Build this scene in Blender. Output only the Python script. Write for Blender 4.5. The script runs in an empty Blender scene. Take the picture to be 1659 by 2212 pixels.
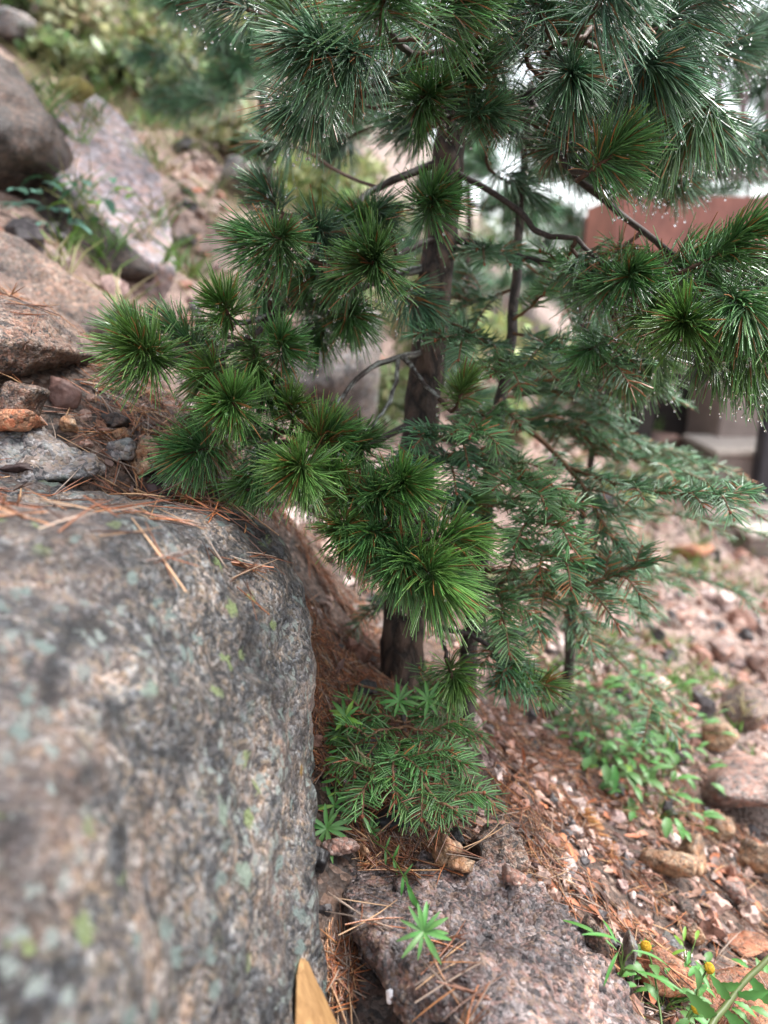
import bpy, bmesh, math, random
import numpy as np
from mathutils import Vector, Matrix, noise
from mathutils.bvhtree import BVHTree

# ------------------------------------------------------------------ camera, sky, sun, exposure
SC = bpy.context.scene
COL = SC.collection
CAMZ, PITCH, FPX = 0.75, math.radians(16.0), 1663.6
cam_d = bpy.data.cameras.new("camera")
cam = bpy.data.objects.new("camera", cam_d); COL.objects.link(cam)
cam.location = (0, 0, CAMZ); cam.rotation_euler = (math.pi / 2 - PITCH, 0, 0)
cam_d.sensor_fit = 'HORIZONTAL'; cam_d.sensor_width = 36.0
cam_d.lens = 36.0 * FPX / 1659.0
cam_d.clip_start = 0.02; cam_d.clip_end = 600
cam_d.dof.use_dof = True
cam_d.dof.focus_distance = 1.06
cam_d.dof.aperture_fstop = cam_d.lens / 1000 / 0.0122
SC.camera = cam

SUN_EL, SUN_AZ = math.radians(58), math.radians(70)      # azimuth from +Y towards +X
world = bpy.data.worlds.new("World"); SC.world = world; world.use_nodes = True
wn = world.node_tree.nodes; wl = world.node_tree.links
bg = wn["Background"]
sky = wn.new("ShaderNodeTexSky"); sky.sky_type = 'NISHITA'; sky.sun_disc = False
sky.sun_elevation = SUN_EL; sky.sun_rotation = SUN_AZ
sky.air_density = 1.0; sky.dust_density = 2.5; sky.ozone_density = 1.0
hsv = wn.new("ShaderNodeHueSaturation"); hsv.inputs["Saturation"].default_value = 0.30   # cloud cover
wl.new(sky.outputs[0], hsv.inputs["Color"]); wl.new(hsv.outputs[0], bg.inputs[0])
bg.inputs[1].default_value = 0.125
sun_d = bpy.data.lights.new("sun", 'SUN'); sun_d.energy = 1.5; sun_d.angle = math.radians(16)
sun_d.color = (1.0, 0.98, 0.95)
sun = bpy.data.objects.new("sun", sun_d); COL.objects.link(sun)
sd = Vector((math.sin(SUN_AZ) * math.cos(SUN_EL), math.cos(SUN_AZ) * math.cos(SUN_EL), math.sin(SUN_EL)))
sun.rotation_euler = sd.to_track_quat('Z', 'Y').to_euler()
SC.view_settings.view_transform = 'Standard'; SC.view_settings.look = 'None'
SC.view_settings.exposure = 2.1; SC.view_settings.gamma = 1.0
SC.view_settings.use_curve_mapping = False
SC.cycles.use_denoising = True
SC.cycles.max_bounces = 6; SC.cycles.diffuse_bounces = 3; SC.cycles.glossy_bounces = 3
SC.cycles.transmission_bounces = 6; SC.cycles.transparent_max_bounces = 6
SC.cycles.sample_clamp_indirect = 6.0

# ------------------------------------------------------------------ helpers
RNG = np.random.default_rng(11)
random.seed(5)
CF = np.array([0, math.cos(PITCH), -math.sin(PITCH)])
CU = np.array([0, math.sin(PITCH), math.cos(PITCH)])
CR = np.array([1.0, 0, 0])
CO = np.array([0, 0, CAMZ])

def P(u, v, d):
    """world point seen at (u, v) of the 1659x2212 view, d metres along the view axis"""
    return CO + d * (CF + (u - 829.5) / FPX * CR + (1106 - v) / FPX * CU)

def nrm(a):
    a = np.asarray(a, float)
    return a / np.maximum(np.linalg.norm(a, axis=-1, keepdims=True), 1e-9)

def camdir(r, up, toward):
    return nrm(CR * r + CU * up - CF * toward)

def mesh_np(name, verts, faces, mats, cols=None, smooth=True, midx=None):
    """faces: int array (n,3) or (n,4), or a list of such arrays"""
    if not isinstance(faces, (list, tuple)): faces = [faces]
    faces = [np.asarray(f, np.int32) for f in faces if len(f)]
    me = bpy.data.meshes.new(name)
    verts = np.asarray(verts, np.float32)
    me.vertices.add(len(verts)); me.vertices.foreach_set("co", verts.ravel())
    loops = np.concatenate([f.ravel() for f in faces])
    tot = np.concatenate([np.full(len(f), f.shape[1], np.int32) for f in faces])
    start = np.concatenate([[0], np.cumsum(tot)[:-1]]).astype(np.int32)
    me.loops.add(len(loops)); me.loops.foreach_set("vertex_index", loops)
    me.polygons.add(len(tot))
    me.polygons.foreach_set("loop_start", start)
    me.polygons.foreach_set("loop_total", tot)
    if midx is not None: me.polygons.foreach_set("material_index", np.asarray(midx, np.int32))
    me.polygons.foreach_set("use_smooth", np.full(len(tot), smooth))
    if cols is not None:
        a = me.color_attributes.new("Col", 'FLOAT_COLOR', 'POINT')
        c = np.ones((len(verts), 4), np.float32); c[:, :3] = cols
        a.data.foreach_set("color", c.ravel())
    for m in (mats if isinstance(mats, (list, tuple)) else [mats]): me.materials.append(m)
    me.update(calc_edges=True); me.validate()
    return me

def link(name, me, parent=None, loc=None):
    o = bpy.data.objects.new(name, me); COL.objects.link(o)
    if parent is not None: o.parent = parent
    if loc is not None: o.location = loc
    return o

def thing(name, label, cat, loc=(0, 0, 0), group=None):
    o = bpy.data.objects.new(name, None); COL.objects.link(o); o.location = loc
    o.empty_display_size = 0.02
    return tag(o, label, cat, group)

def tag(o, label=None, cat=None, group=None, kind=None):
    if label: o["label"] = label
    if cat: o["category"] = cat
    if group: o["group"] = group
    if kind: o["kind"] = kind
    return o

def under(o, parent):
    """parent o, whose data is already in world space, to an Empty that sits elsewhere"""
    o.parent = parent
    o.matrix_parent_inverse = Matrix.Translation(Vector(parent.location)).inverted()
    return o

def fbm(p, scale, octv=4, H=0.9):
    return np.array([noise.fractal(Vector(q * scale), H, 2.1, octv) for q in p])

# ------------------------------------------------------------------ materials
def new_mat(name):
    m = bpy.data.materials.new(name); m.use_nodes = True
    nt = m.node_tree; b = nt.nodes["Principled BSDF"]
    return m, nt, b

def nd(nt, typ, **kw):
    n = nt.nodes.new(typ)
    for k, v in kw.items():
        if k.startswith('_'): setattr(n, k[1:], v)
        else: n.inputs[k.replace('__', ' ')].default_value = v
    return n

def ramp(nt, stops, interp='LINEAR'):
    r = nt.nodes.new("ShaderNodeValToRGB"); r.color_ramp.interpolation = interp
    e = r.color_ramp.elements
    while len(e) > 1: e.remove(e[-1])
    e[0].position = stops[0][0]; e[0].color = (*stops[0][1], 1)
    for p, c in stops[1:]:
        x = e.new(p); x.color = (*c, 1)
    return r

def mix(nt, fac, a, b, mode='MIX'):
    m = nt.nodes.new("ShaderNodeMix"); m.data_type = 'RGBA'; m.blend_type = mode
    L = nt.links
    for sock, val in ((m.inputs[0], fac), (m.inputs[6], a), (m.inputs[7], b)):
        if isinstance(val, (int, float)): sock.default_value = val
        elif isinstance(val, tuple): sock.default_value = (*val, 1)
        else: L.new(val, sock)
    return m.outputs[2]

def attr_mat(name, rough=0.4, spec=0.5, hue_var=0.0, val_var=0.0, transl=0.0, coat=0.0, grain=0.0, grain_scale=60):
    """colour from the mesh's own colour attribute, varied per object"""
    m, nt, b = new_mat(name); L = nt.links
    at = nd(nt, "ShaderNodeAttribute"); at.attribute_name = "Col"
    c = at.outputs["Color"]
    if hue_var or val_var:
        oi = nd(nt, "ShaderNodeObjectInfo")
        h = nd(nt, "ShaderNodeHueSaturation")
        mr = nd(nt, "ShaderNodeMapRange"); L.new(oi.outputs["Random"], mr.inputs[0])
        mr.inputs[3].default_value = 0.5 - hue_var; mr.inputs[4].default_value = 0.5 + hue_var
        mv = nd(nt, "ShaderNodeMath", _operation='MULTIPLY_ADD'); L.new(oi.outputs["Random"], mv.inputs[0])
        mv.inputs[1].default_value = 2 * val_var; mv.inputs[2].default_value = 1 - val_var
        L.new(mr.outputs[0], h.inputs["Hue"]); L.new(mv.outputs[0], h.inputs["Value"]); L.new(c, h.inputs["Color"])
        c = h.outputs[0]
    if grain:
        tc = nd(nt, "ShaderNodeTexCoord"); nz = nd(nt, "ShaderNodeTexNoise", Scale=grain_scale, Detail=4.0)
        L.new(tc.outputs["Object"], nz.inputs["Vector"])
        mr = nd(nt, "ShaderNodeMapRange"); L.new(nz.outputs[0], mr.inputs[0])
        mr.inputs[1].default_value = .3; mr.inputs[2].default_value = .7
        mr.inputs[3].default_value = 1 - grain; mr.inputs[4].default_value = 1 + grain
        vm = nd(nt, "ShaderNodeVectorMath", _operation='SCALE'); L.new(c, vm.inputs[0]); L.new(mr.outputs[0], vm.inputs["Scale"])
        c = vm.outputs[0]
        bp = nd(nt, "ShaderNodeBump", Strength=.5, Distance=.002); L.new(nz.outputs[0], bp.inputs["Height"])
        L.new(bp.outputs[0], b.inputs["Normal"])
    L.new(c, b.inputs["Base Color"])
    b.inputs["Roughness"].default_value = rough
    b.inputs["Specular IOR Level"].default_value = spec
    b.inputs["Coat Weight"].default_value = coat; b.inputs["Coat Roughness"].default_value = 0.18
    if transl:
        t = nd(nt, "ShaderNodeBsdfTranslucent"); L.new(c, t.inputs[0])
        ms = nd(nt, "ShaderNodeMixShader", Fac=transl)
        L.new(b.outputs[0], ms.inputs[1]); L.new(t.outputs[0], ms.inputs[2])
        L.new(ms.outputs[0], nt.nodes["Material Output"].inputs[0])
    return m

def granite(name, tint=(1, 1, 1), cell=190., pink=.5, lichen=0., stain=(.16, .07, .03), stain_amt=.3, dark=.25,
            rough=.5, bump=.6, wet=.3, base_mul=1.0, warp=.011, vbump=.8, r2mix=.38, streak=0., patch=1.0):
    m, nt, b = new_mat(name); L = nt.links
    tc = nd(nt, "ShaderNodeTexCoord"); co = tc.outputs["Object"]
    dn = nd(nt, "ShaderNodeTexNoise", Scale=60., Detail=3.0); L.new(co, dn.inputs["Vector"])
    vs = nd(nt, "ShaderNodeVectorMath", _operation='MULTIPLY_ADD'); L.new(dn.outputs["Color"], vs.inputs[0])
    vs.inputs[1].default_value = (warp,) * 3; L.new(co, vs.inputs[2]); cw = vs.outputs[0]
    v1 = nd(nt, "ShaderNodeTexVoronoi", Scale=cell); L.new(cw, v1.inputs["Vector"])
    v2 = nd(nt, "ShaderNodeTexVoronoi", Scale=cell * .42); L.new(cw, v2.inputs["Vector"])
    s1 = nd(nt, "ShaderNodeSeparateColor"); L.new(v1.outputs["Color"], s1.inputs[0])
    s2 = nd(nt, "ShaderNodeSeparateColor"); L.new(v2.outputs["Color"], s2.inputs[0])
    pk = (.50, .30, .24); gy = (.34, .31, .29); wh = (.62, .58, .55); bk = (.035, .033, .034); tn = (.40, .30, .21)
    r1 = ramp(nt, [(0, bk), (dark * .8, (.16, .14, .13)), (dark * .8 + .12, gy), (.52, tuple(np.array(pk) * pink + np.array(gy) * (1 - pink))),
                   (.72, tn if pink < .8 else pk), (.88, wh)], 'CONSTANT')
    L.new(s1.outputs[0], r1.inputs[0])
    r2 = ramp(nt, [(0, (.13, .12, .12)), (.3, gy), (.55, tuple(np.array(pk) * pink + np.array(tn) * (1 - pink))), (.85, wh)], 'CONSTANT')
    L.new(s2.outputs[1], r2.inputs[0])
    c = mix(nt, r2mix, r1.outputs[0], r2.outputs[0])
    # broad mineral / wet darkening and rusty stains
    n1 = nd(nt, "ShaderNodeTexNoise", Scale=7., Detail=6.0, Roughness=.6); L.new(co, n1.inputs["Vector"])
    rr = ramp(nt, [(.34, (.30, .30, .32)), (.50, (.85, .84, .84)), (.66, (1.35, 1.3, 1.26))]); L.new(n1.outputs[0], rr.inputs[0])
    c = mix(nt, patch, c, rr.outputs[0], 'MULTIPLY')
    n2 = nd(nt, "ShaderNodeTexNoise", Scale=4.5 if streak > .9 else 11., Detail=5.0, Roughness=.65); n2.noise_dimensions = '4D'; n2.inputs["W"].default_value = 3.3
    L.new(co, n2.inputs["Vector"])
    rs = ramp(nt, [(.52, (0, 0, 0)), (.68, (1, 1, 1))]); L.new(n2.outputs[0], rs.inputs[0])
    fm = nd(nt, "ShaderNodeMath", _operation='MULTIPLY'); L.new(rs.outputs[0], fm.inputs[0]); fm.inputs[1].default_value = stain_amt
    c = mix(nt, fm.outputs[0], c, tuple(stain))
    if streak:      # weathering bands that run across the face
        mp = nd(nt, "ShaderNodeMapping"); mp.inputs["Rotation"].default_value = (.3, .5, .4); mp.inputs["Scale"].default_value = (1.2, 3, 4.2); L.new(co, mp.inputs[0])
        n5 = nd(nt, "ShaderNodeTexNoise", Scale=4.2, Detail=7.0, Roughness=.68, Distortion=1.2); L.new(mp.outputs[0], n5.inputs["Vector"])
        r5 = ramp(nt, [(.36, (.16, .18, .21)), (.45, (.55, .58, .64)), (.53, (1.05, 1.04, 1.04)), (.60, (1.5, 1.3, 1.18)), (.7, (1.5, 1.48, 1.5))]); L.new(n5.outputs[0], r5.inputs[0])
        c = mix(nt, streak, c, mix(nt, 1.0, c, r5.outputs[0], 'MULTIPLY'))
    if lichen:
        n6 = nd(nt, "ShaderNodeTexNoise", Scale=130., Detail=3.0); L.new(co, n6.inputs["Vector"])
        wv = nd(nt, "ShaderNodeVectorMath", _operation='MULTIPLY_ADD'); L.new(n6.outputs["Color"], wv.inputs[0]); wv.inputs[1].default_value = (.020,) * 3; L.new(co, wv.inputs[2])
        for i, (sc, th, gate, colr) in enumerate(((42., .34, .60, (.30, .36, .32)), (32., .31, .74, (.36, .43, .16)), (64., .38, .62, (.44, .46, .41)), (22., .30, .84, (.40, .47, .36)), (26., .2, .95, (.42, .22, .03)))):
            vv = nd(nt, "ShaderNodeTexVoronoi", Scale=sc); ofs = nd(nt, "ShaderNodeVectorMath", _operation='ADD'); L.new(wv.outputs[0], ofs.inputs[0]); ofs.inputs[1].default_value = (i * 3.7, i * 1.3, i * 2.1)
            L.new(ofs.outputs[0], vv.inputs["Vector"]); sp_ = nd(nt, "ShaderNodeSeparateColor"); L.new(vv.outputs["Color"], sp_.inputs[0])
            lt = nd(nt, "ShaderNodeMapRange"); L.new(vv.outputs["Distance"], lt.inputs[0]); lt.inputs[1].default_value = th + .04; lt.inputs[2].default_value = th - .05; lt.inputs[3].default_value = 0; lt.inputs[4].default_value = 1
            gt = nd(nt, "ShaderNodeMath", _operation='GREATER_THAN'); L.new(sp_.outputs[0], gt.inputs[0]); gt.inputs[1].default_value = gate
            f = nd(nt, "ShaderNodeMath", _operation='MULTIPLY'); L.new(lt.outputs[0], f.inputs[0]); L.new(gt.outputs[0], f.inputs[1])
            cl = nd(nt, "ShaderNodeTexNoise", Scale=6., Detail=2.0); cl.noise_dimensions = '4D'; cl.inputs["W"].default_value = i * 2.3; L.new(co, cl.inputs["Vector"])
            cm = nd(nt, "ShaderNodeMapRange"); L.new(cl.outputs[0], cm.inputs[0]); cm.inputs[1].default_value = .44; cm.inputs[2].default_value = .54; cm.inputs[4].default_value = lichen
            f2 = nd(nt, "ShaderNodeMath", _operation='MULTIPLY'); L.new(f.outputs[0], f2.inputs[0]); L.new(cm.outputs[0], f2.inputs[1])
            c = mix(nt, f2.outputs[0], c, colr)
    c = mix(nt, 1.0, c, tuple(np.array(tint) * base_mul * .68), 'MULTIPLY')
    L.new(c, b.inputs["Base Color"])
    rg = nd(nt, "ShaderNodeMapRange"); L.new(n1.outputs[0], rg.inputs[0])
    rg.inputs[1].default_value = .35; rg.inputs[2].default_value = .65
    rg.inputs[3].default_value = rough - wet * .5; rg.inputs[4].default_value = rough + .15
    L.new(rg.outputs[0], b.inputs["Roughness"])
    # relief: crystals + pits
    hn = nd(nt, "ShaderNodeTexNoise", Scale=38., Detail=7.0, Roughness=.7); L.new(co, hn.inputs["Vector"])
    b2 = nd(nt, "ShaderNodeBump", Strength=bump, Distance=.016); L.new(hn.outputs[0], b2.inputs["Height"])
    b1 = nd(nt, "ShaderNodeBump", Strength=bump * vbump, Distance=.004); b1.invert = True
    L.new(v1.outputs["Distance"], b1.inputs["Height"]); L.new(b2.outputs[0], b1.inputs["Normal"])
    L.new(b1.outputs[0], b.inputs["Normal"])
    return m

def bark_mat(name, c1, c2, scale=30., stretch=.35, bump=1.0, dist=.006):
    m, nt, b = new_mat(name); L = nt.links
    tc = nd(nt, "ShaderNodeTexCoord"); mp = nd(nt, "ShaderNodeMapping"); mp.inputs["Scale"].default_value = (1, 1, stretch)
    L.new(tc.outputs["Object"], mp.inputs[0])
    vo = nd(nt, "ShaderNodeTexVoronoi", Scale=scale, _feature='DISTANCE_TO_EDGE'); 
    nz = nd(nt, "ShaderNodeTexNoise", Scale=scale * 1.5, Detail=6.0, Roughness=.7); L.new(mp.outputs[0], nz.inputs["Vector"])
    ad = nd(nt, "ShaderNodeVectorMath", _operation='MULTIPLY_ADD'); L.new(nz.outputs["Color"], ad.inputs[0]); ad.inputs[1].default_value = (.03,) * 3
    L.new(mp.outputs[0], ad.inputs[2]); L.new(ad.outputs[0], vo.inputs["Vector"])
    r = ramp(nt, [(0, c1), (.25, c2), (.6, tuple(min(1, x * 1.35) for x in c2))]); L.new(vo.outputs["Distance"], r.inputs[0])
    c = mix(nt, .5, r.outputs[0], nz.outputs[0], 'OVERLAY')
    L.new(c, b.inputs["Base Color"]); b.inputs["Roughness"].default_value = .7
    mm = nd(nt, "ShaderNodeMath", _operation='ADD'); L.new(vo.outputs["Distance"], mm.inputs[0]); L.new(nz.outputs[0], mm.inputs[1])
    bp = nd(nt, "ShaderNodeBump", Strength=bump, Distance=dist); L.new(mm.outputs[0], bp.inputs["Height"]); L.new(bp.outputs[0], b.inputs["Normal"])
    return m

def wood_mat(name, c1, c2, scale=(3, 60, 60), rough=.6, bump=.3):
    m, nt, b = new_mat(name); L = nt.links
    tc = nd(nt, "ShaderNodeTexCoord"); mp = nd(nt, "ShaderNodeMapping"); mp.inputs["Scale"].default_value = scale
    L.new(tc.outputs["Object"], mp.inputs[0])
    nz = nd(nt, "ShaderNodeTexNoise", Scale=1.0, Detail=8.0, Roughness=.6, Distortion=.6); L.new(mp.outputs[0], nz.inputs["Vector"])
    r = ramp(nt, [(.3, c1), (.5, tuple((np.array(c1) + np.array(c2)) / 2)), (.68, c2)]); L.new(nz.outputs[0], r.inputs[0])
    n2 = nd(nt, "ShaderNodeTexNoise", Scale=5.0, Detail=4.0); L.new(tc.outputs["Object"], n2.inputs["Vector"])
    r2 = ramp(nt, [(.35, (.7, .7, .7)), (.65, (1.1, 1.1, 1.1))]); L.new(n2.outputs[0], r2.inputs[0])
    L.new(mix(nt, 1.0, r.outputs[0], r2.outputs[0], 'MULTIPLY'), b.inputs["Base Color"])
    b.inputs["Roughness"].default_value = rough
    bp = nd(nt, "ShaderNodeBump", Strength=bump, Distance=.002); L.new(nz.outputs[0], bp.inputs["Height"]); L.new(bp.outputs[0], b.inputs["Normal"])
    return m

def soil_mat():
    m, nt, b = new_mat("wet_soil"); L = nt.links
    tc = nd(nt, "ShaderNodeTexCoord"); co = tc.outputs["Object"]
    n1 = nd(nt, "ShaderNodeTexNoise", Scale=9., Detail=8.0, Roughness=.65); L.new(co, n1.inputs["Vector"])
    v = nd(nt, "ShaderNodeTexVoronoi", Scale=95.); L.new(co, v.inputs["Vector"])
    s = nd(nt, "ShaderNodeSeparateColor"); L.new(v.outputs["Color"], s.inputs[0])
    rv = ramp(nt, [(0, (.03, .022, .018)), (.35, (.085, .05, .035)), (.6, (.16, .09, .06)), (.8, (.24, .15, .11)), (.93, (.4, .29, .23))], 'CONSTANT')
    L.new(s.outputs[0], rv.inputs[0])
    rn = ramp(nt, [(.34, (.02, .014, .011)), (.5, (.07, .042, .03)), (.66, (.19, .12, .09))]); L.new(n1.outputs[0], rn.inputs[0])
    c = mix(nt, .5, rv.outputs[0], rn.outputs[0])
    ds = nd(nt, "ShaderNodeVectorMath", _operation='DISTANCE'); L.new(co, ds.inputs[0]); ds.inputs[1].default_value = (-.05, 1.2, .1)
    wb = nd(nt, "ShaderNodeMath", _operation='MULTIPLY_ADD'); L.new(n1.outputs[0], wb.inputs[0]); wb.inputs[1].default_value = 1.6; L.new(ds.outputs["Value"], wb.inputs[2])
    mg = nd(nt, "ShaderNodeMapRange"); L.new(wb.outputs[0], mg.inputs[0]); mg.inputs[1].default_value = 1.75; mg.inputs[2].default_value = 2.7
    rg = ramp(nt, [(0, (.13, .085, .07)), (.25, (.32, .215, .175)), (.6, (.48, .34, .285)), (.85, (.60, .48, .43))], 'CONSTANT'); L.new(s.outputs[1], rg.inputs[0])
    pg = mix(nt, .45, rg.outputs[0], mix(nt, 1.0, rn.outputs[0], (2.0, 1.9, 1.9), 'MULTIPLY'))
    c = mix(nt, mg.outputs[0], c, pg)
    L.new(c, b.inputs["Base Color"]); b.inputs["Roughness"].default_value = .6
    bp = nd(nt, "ShaderNodeBump", Strength=1., Distance=.008); bp.invert = True; L.new(v.outputs["Distance"], bp.inputs["Height"])
    b2 = nd(nt, "ShaderNodeBump", Strength=1., Distance=.03); L.new(n1.outputs[0], b2.inputs["Height"]); L.new(b2.outputs[0], bp.inputs["Normal"])
    L.new(bp.outputs[0], b.inputs["Normal"])
    return m

def plain_mat(name, c, rough=.6, noise_amt=.25, scale=25., bump=.3):
    m, nt, b = new_mat(name); L = nt.links
    tc = nd(nt, "ShaderNodeTexCoord"); n1 = nd(nt, "ShaderNodeTexNoise", Scale=scale, Detail=6.0, Roughness=.65); L.new(tc.outputs["Object"], n1.inputs["Vector"])
    r = ramp(nt, [(.3, tuple(x * (1 - noise_amt) for x in c)), (.7, tuple(min(1, x * (1 + noise_amt)) for x in c))]); L.new(n1.outputs[0], r.inputs[0])
    L.new(r.outputs[0], b.inputs["Base Color"]); b.inputs["Roughness"].default_value = rough
    bp = nd(nt, "ShaderNodeBump", Strength=bump, Distance=.004); L.new(n1.outputs[0], bp.inputs["Height"]); L.new(bp.outputs[0], b.inputs["Normal"])
    return m

def water_mat():
    m, nt, b = new_mat("rain_water")
    b.inputs["Base Color"].default_value = (1, 1, 1, 1); b.inputs["Roughness"].default_value = 0.0
    b.inputs["Transmission Weight"].default_value = 1.0; b.inputs["IOR"].default_value = 1.33
    return m

M_NEEDLE = attr_mat("pine_needle", .34, .5, .010, .10, transl=.1, coat=.5)
M_FIR = attr_mat("fir_needle", .36, .5, .012, .12, transl=.12, coat=.4)
M_LEAF = attr_mat("leaf", .45, .4, .01, .12, transl=.25)
M_LITTER = attr_mat("fallen_needle", .38, .5, coat=.2)
M_DRYLEAF = attr_mat("dry_leaf", .5, .4, transl=.1, grain=.3, grain_scale=120)
M_TWIG = attr_mat("twig_bark", .65, .35, grain=.5, grain_scale=220)
M_STONE = attr_mat("loose_stone", .55, .4, .02, .25, grain=.5, grain_scale=110)
M_WATER = water_mat()
M_BARK = bark_mat("pine_bark", (.014, .010, .008), (.115, .075, .055), 30., .45, dist=.012)
M_FBARK = bark_mat("fir_bark", (.022, .018, .016), (.085, .065, .055), 45., .4, dist=.003)
M_SOIL = soil_mat()
M_LICHENROCK = granite("lichen_granite", (.76, .83, .86), 230., .22, lichen=.9, stain=(.40, .25, .20), stain_amt=.55, dark=.45, bump=1.0, warp=.010, vbump=.5, base_mul=.8, r2mix=.3, streak=1.0)
M_PINKROCK = granite("pink_granite", (1.12, 1.02, 1.04), 190., .65, stain=(.045, .04, .045), stain_amt=.7, dark=.27, rough=.45, bump=1.0, wet=.5, streak=.5, warp=.0035, vbump=1.0, r2mix=.3)
M_SLAB = granite("pale_slab", (1.45, 1.38, 1.56), 120., .5, stain=(.42, .25, .17), stain_amt=.25, dark=.04, bump=.3, wet=.3, rough=.45, patch=.45, r2mix=.6)
M_DARKROCK = granite("dark_weathered_granite", (.25, .20, .18), 156., .4, stain=(.09, .04, .025), stain_amt=.7, dark=.4)  # dark rocks; also colours the wedge that stands for the slab's shaded side
M_BROWNROCK = granite("brown_granite", (.95, .8, .7), 260., .7, stain=(.2, .09, .04), stain_amt=.4, dark=.36, bump=.9, wet=.5)
M_GREYROCK = granite("grey_granite", (.8, .82, .86), 195., .25, lichen=.35, stain=(.05, .05, .05), stain_amt=.4, dark=.35)
M_TANROCK = granite("tan_rock", (1.35, 1.02, .70), 221., .5, stain=(.45, .2, .06), stain_amt=.6, dark=.15)
M_ORANGE = granite("orange_rock", (1.3, .72, .42), 221., .8, stain=(.5, .17, .04), stain_amt=.6, dark=.08, wet=.5)
M_PALEPINK = granite("pale_pink_rock", (1.08, .88, .80), 156., .8, stain=(.45, .2, .12), stain_amt=.35, dark=.08)
M_FASCIA = wood_mat("red_brown_stained_wood", (.25, .095, .07), (.36, .15, .115), (60, 60, 4), .55)
M_RAIL = wood_mat("grey_brown_wood", (.11, .08, .08), (.2, .155, .15), (4, 60, 60), .6)
M_DARKWOOD = wood_mat("dark_wood", (.02, .015, .013), (.05, .036, .03), (4, 40, 40), .7)
M_STAKE = wood_mat("fresh_cut_wood", (.20, .10, .035), (.38, .22, .09), (90, 90, 6), .6, .4)
M_CONC = plain_mat("tan_concrete", (.26, .205, .18), .8, .2, 12.)
M_CONCTOP = plain_mat("pale_concrete", (.46, .40, .35), .8, .2, 20.)  # paler tone for the treads than for the blocks
M_POST = plain_mat("dark_post_paint", (.028, .026, .032), .5, .2)
M_WHITE = plain_mat("white_dropping", (.8, .81, .85), .6, .06, 120.)
M_CHAR = plain_mat("charcoal", (.014, .013, .014), .35, .4, 80., .9)
M_MOSS = attr_mat("moss", .8, .2, grain=.4, grain_scale=150)

# ------------------------------------------------------------------ geometry makers
def frame_of(d):
    d = nrm(d); up = np.where(np.abs(d[..., 2:3]) > .95, np.array([1.0, 0, 0]), np.array([0, 0, 1.0]))
    s = nrm(np.cross(d, up)); t = np.cross(s, d)
    return s, t

def needles_np(base, dirs, length, width, bend, col, tipcol, segs=3, side=3, blunt=.55):
    """curved tapering needles; bend = offset of the tip"""
    n = len(base); dirs = nrm(dirs)
    length = np.broadcast_to(length, (n,)); width = np.broadcast_to(width, (n,))
    V = np.zeros((n, segs + 1, side, 3)); C = np.zeros((n, segs + 1, side, 3))
    s, t = frame_of(dirs)
    ph = RNG.uniform(0, 6.28, n)
    for k in range(segs + 1):
        f = k / segs
        c = base + dirs * (length * f)[:, None] + bend * (f * f)
        w = width * .5 * ((.8 + .4 * f) if f < .6 else 1.0) * (blunt if k == segs else 1)
        for j in range(side):
            a = ph + j * 2 * math.pi / side
            V[:, k, j] = c + s * (np.cos(a) * w)[:, None] + t * (np.sin(a) * w)[:, None]
            C[:, k, j] = col * (1 - f ** 3) + tipcol * f ** 3
    idx = np.arange(n * (segs + 1) * side).reshape(n, segs + 1, side)
    F = []
    for k in range(segs):
        for j in range(side):
            j2 = (j + 1) % side
            F.append(np.stack([idx[:, k, j], idx[:, k, j2], idx[:, k + 1, j2], idx[:, k + 1, j]], -1))
    tips = base + dirs * length[:, None] + bend
    return V.reshape(-1, 3), np.concatenate(F), C.reshape(-1, 3), tips

_ib = bmesh.new(); bmesh.ops.create_icosphere(_ib, subdivisions=2, radius=1)
ICO_V = np.array([v.co[:] for v in _ib.verts]); ICO_F = np.array([[v.index for v in f.verts] for f in _ib.faces]); _ib.free()

def balls_np(centres, radii, stretch=1.25):
    n = len(centres); k = len(ICO_V)
    V = centres[:, None, :] + ICO_V[None] * radii[:, None, None] * np.array([1, 1, stretch])
    F = ICO_F[None] + (np.arange(n) * k)[:, None, None]
    return V.reshape(-1, 3), F.reshape(-1, 3)

def tube_np(pts, rad, sides=8, bumpy=0., col=(.05, .035, .03), colvar=.3, cap=True):
    pts = np.asarray(pts, float); n = len(pts)
    rad = np.broadcast_to(rad, (n,))
    tg = nrm(np.gradient(pts, axis=0))
    s, t = frame_of(tg)
    for i in range(1, n):                      # keep the frame from flipping
        s[i] = nrm(s[i - 1] - tg[i] * np.dot(s[i - 1], tg[i])); t[i] = np.cross(s[i], tg[i])
    V = []
    for i in range(n):
        for j in range(sides):
            a = 2 * math.pi * j / sides
            r = rad[i] * (1 + bumpy * RNG.uniform(-1, 1))
            V.append(pts[i] + s[i] * math.cos(a) * r + t[i] * math.sin(a) * r)
    F = [(i * sides + j, i * sides + (j + 1) % sides, (i + 1) * sides + (j + 1) % sides, (i + 1) * sides + j)
         for i in range(n - 1) for j in range(sides)]
    V = np.array(V); T = np.zeros((0, 3), int)
    if cap:
        V = np.vstack([V, pts[-1] + tg[-1] * rad[-1]])
        k = (n - 1) * sides
        T = np.array([(k + j, k + (j + 1) % sides, len(V) - 1) for j in range(sides)])
    C = np.array(col) * (1 + colvar * RNG.uniform(-1, 1, (len(V), 1)))
    return V, np.array(F), T, C

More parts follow.
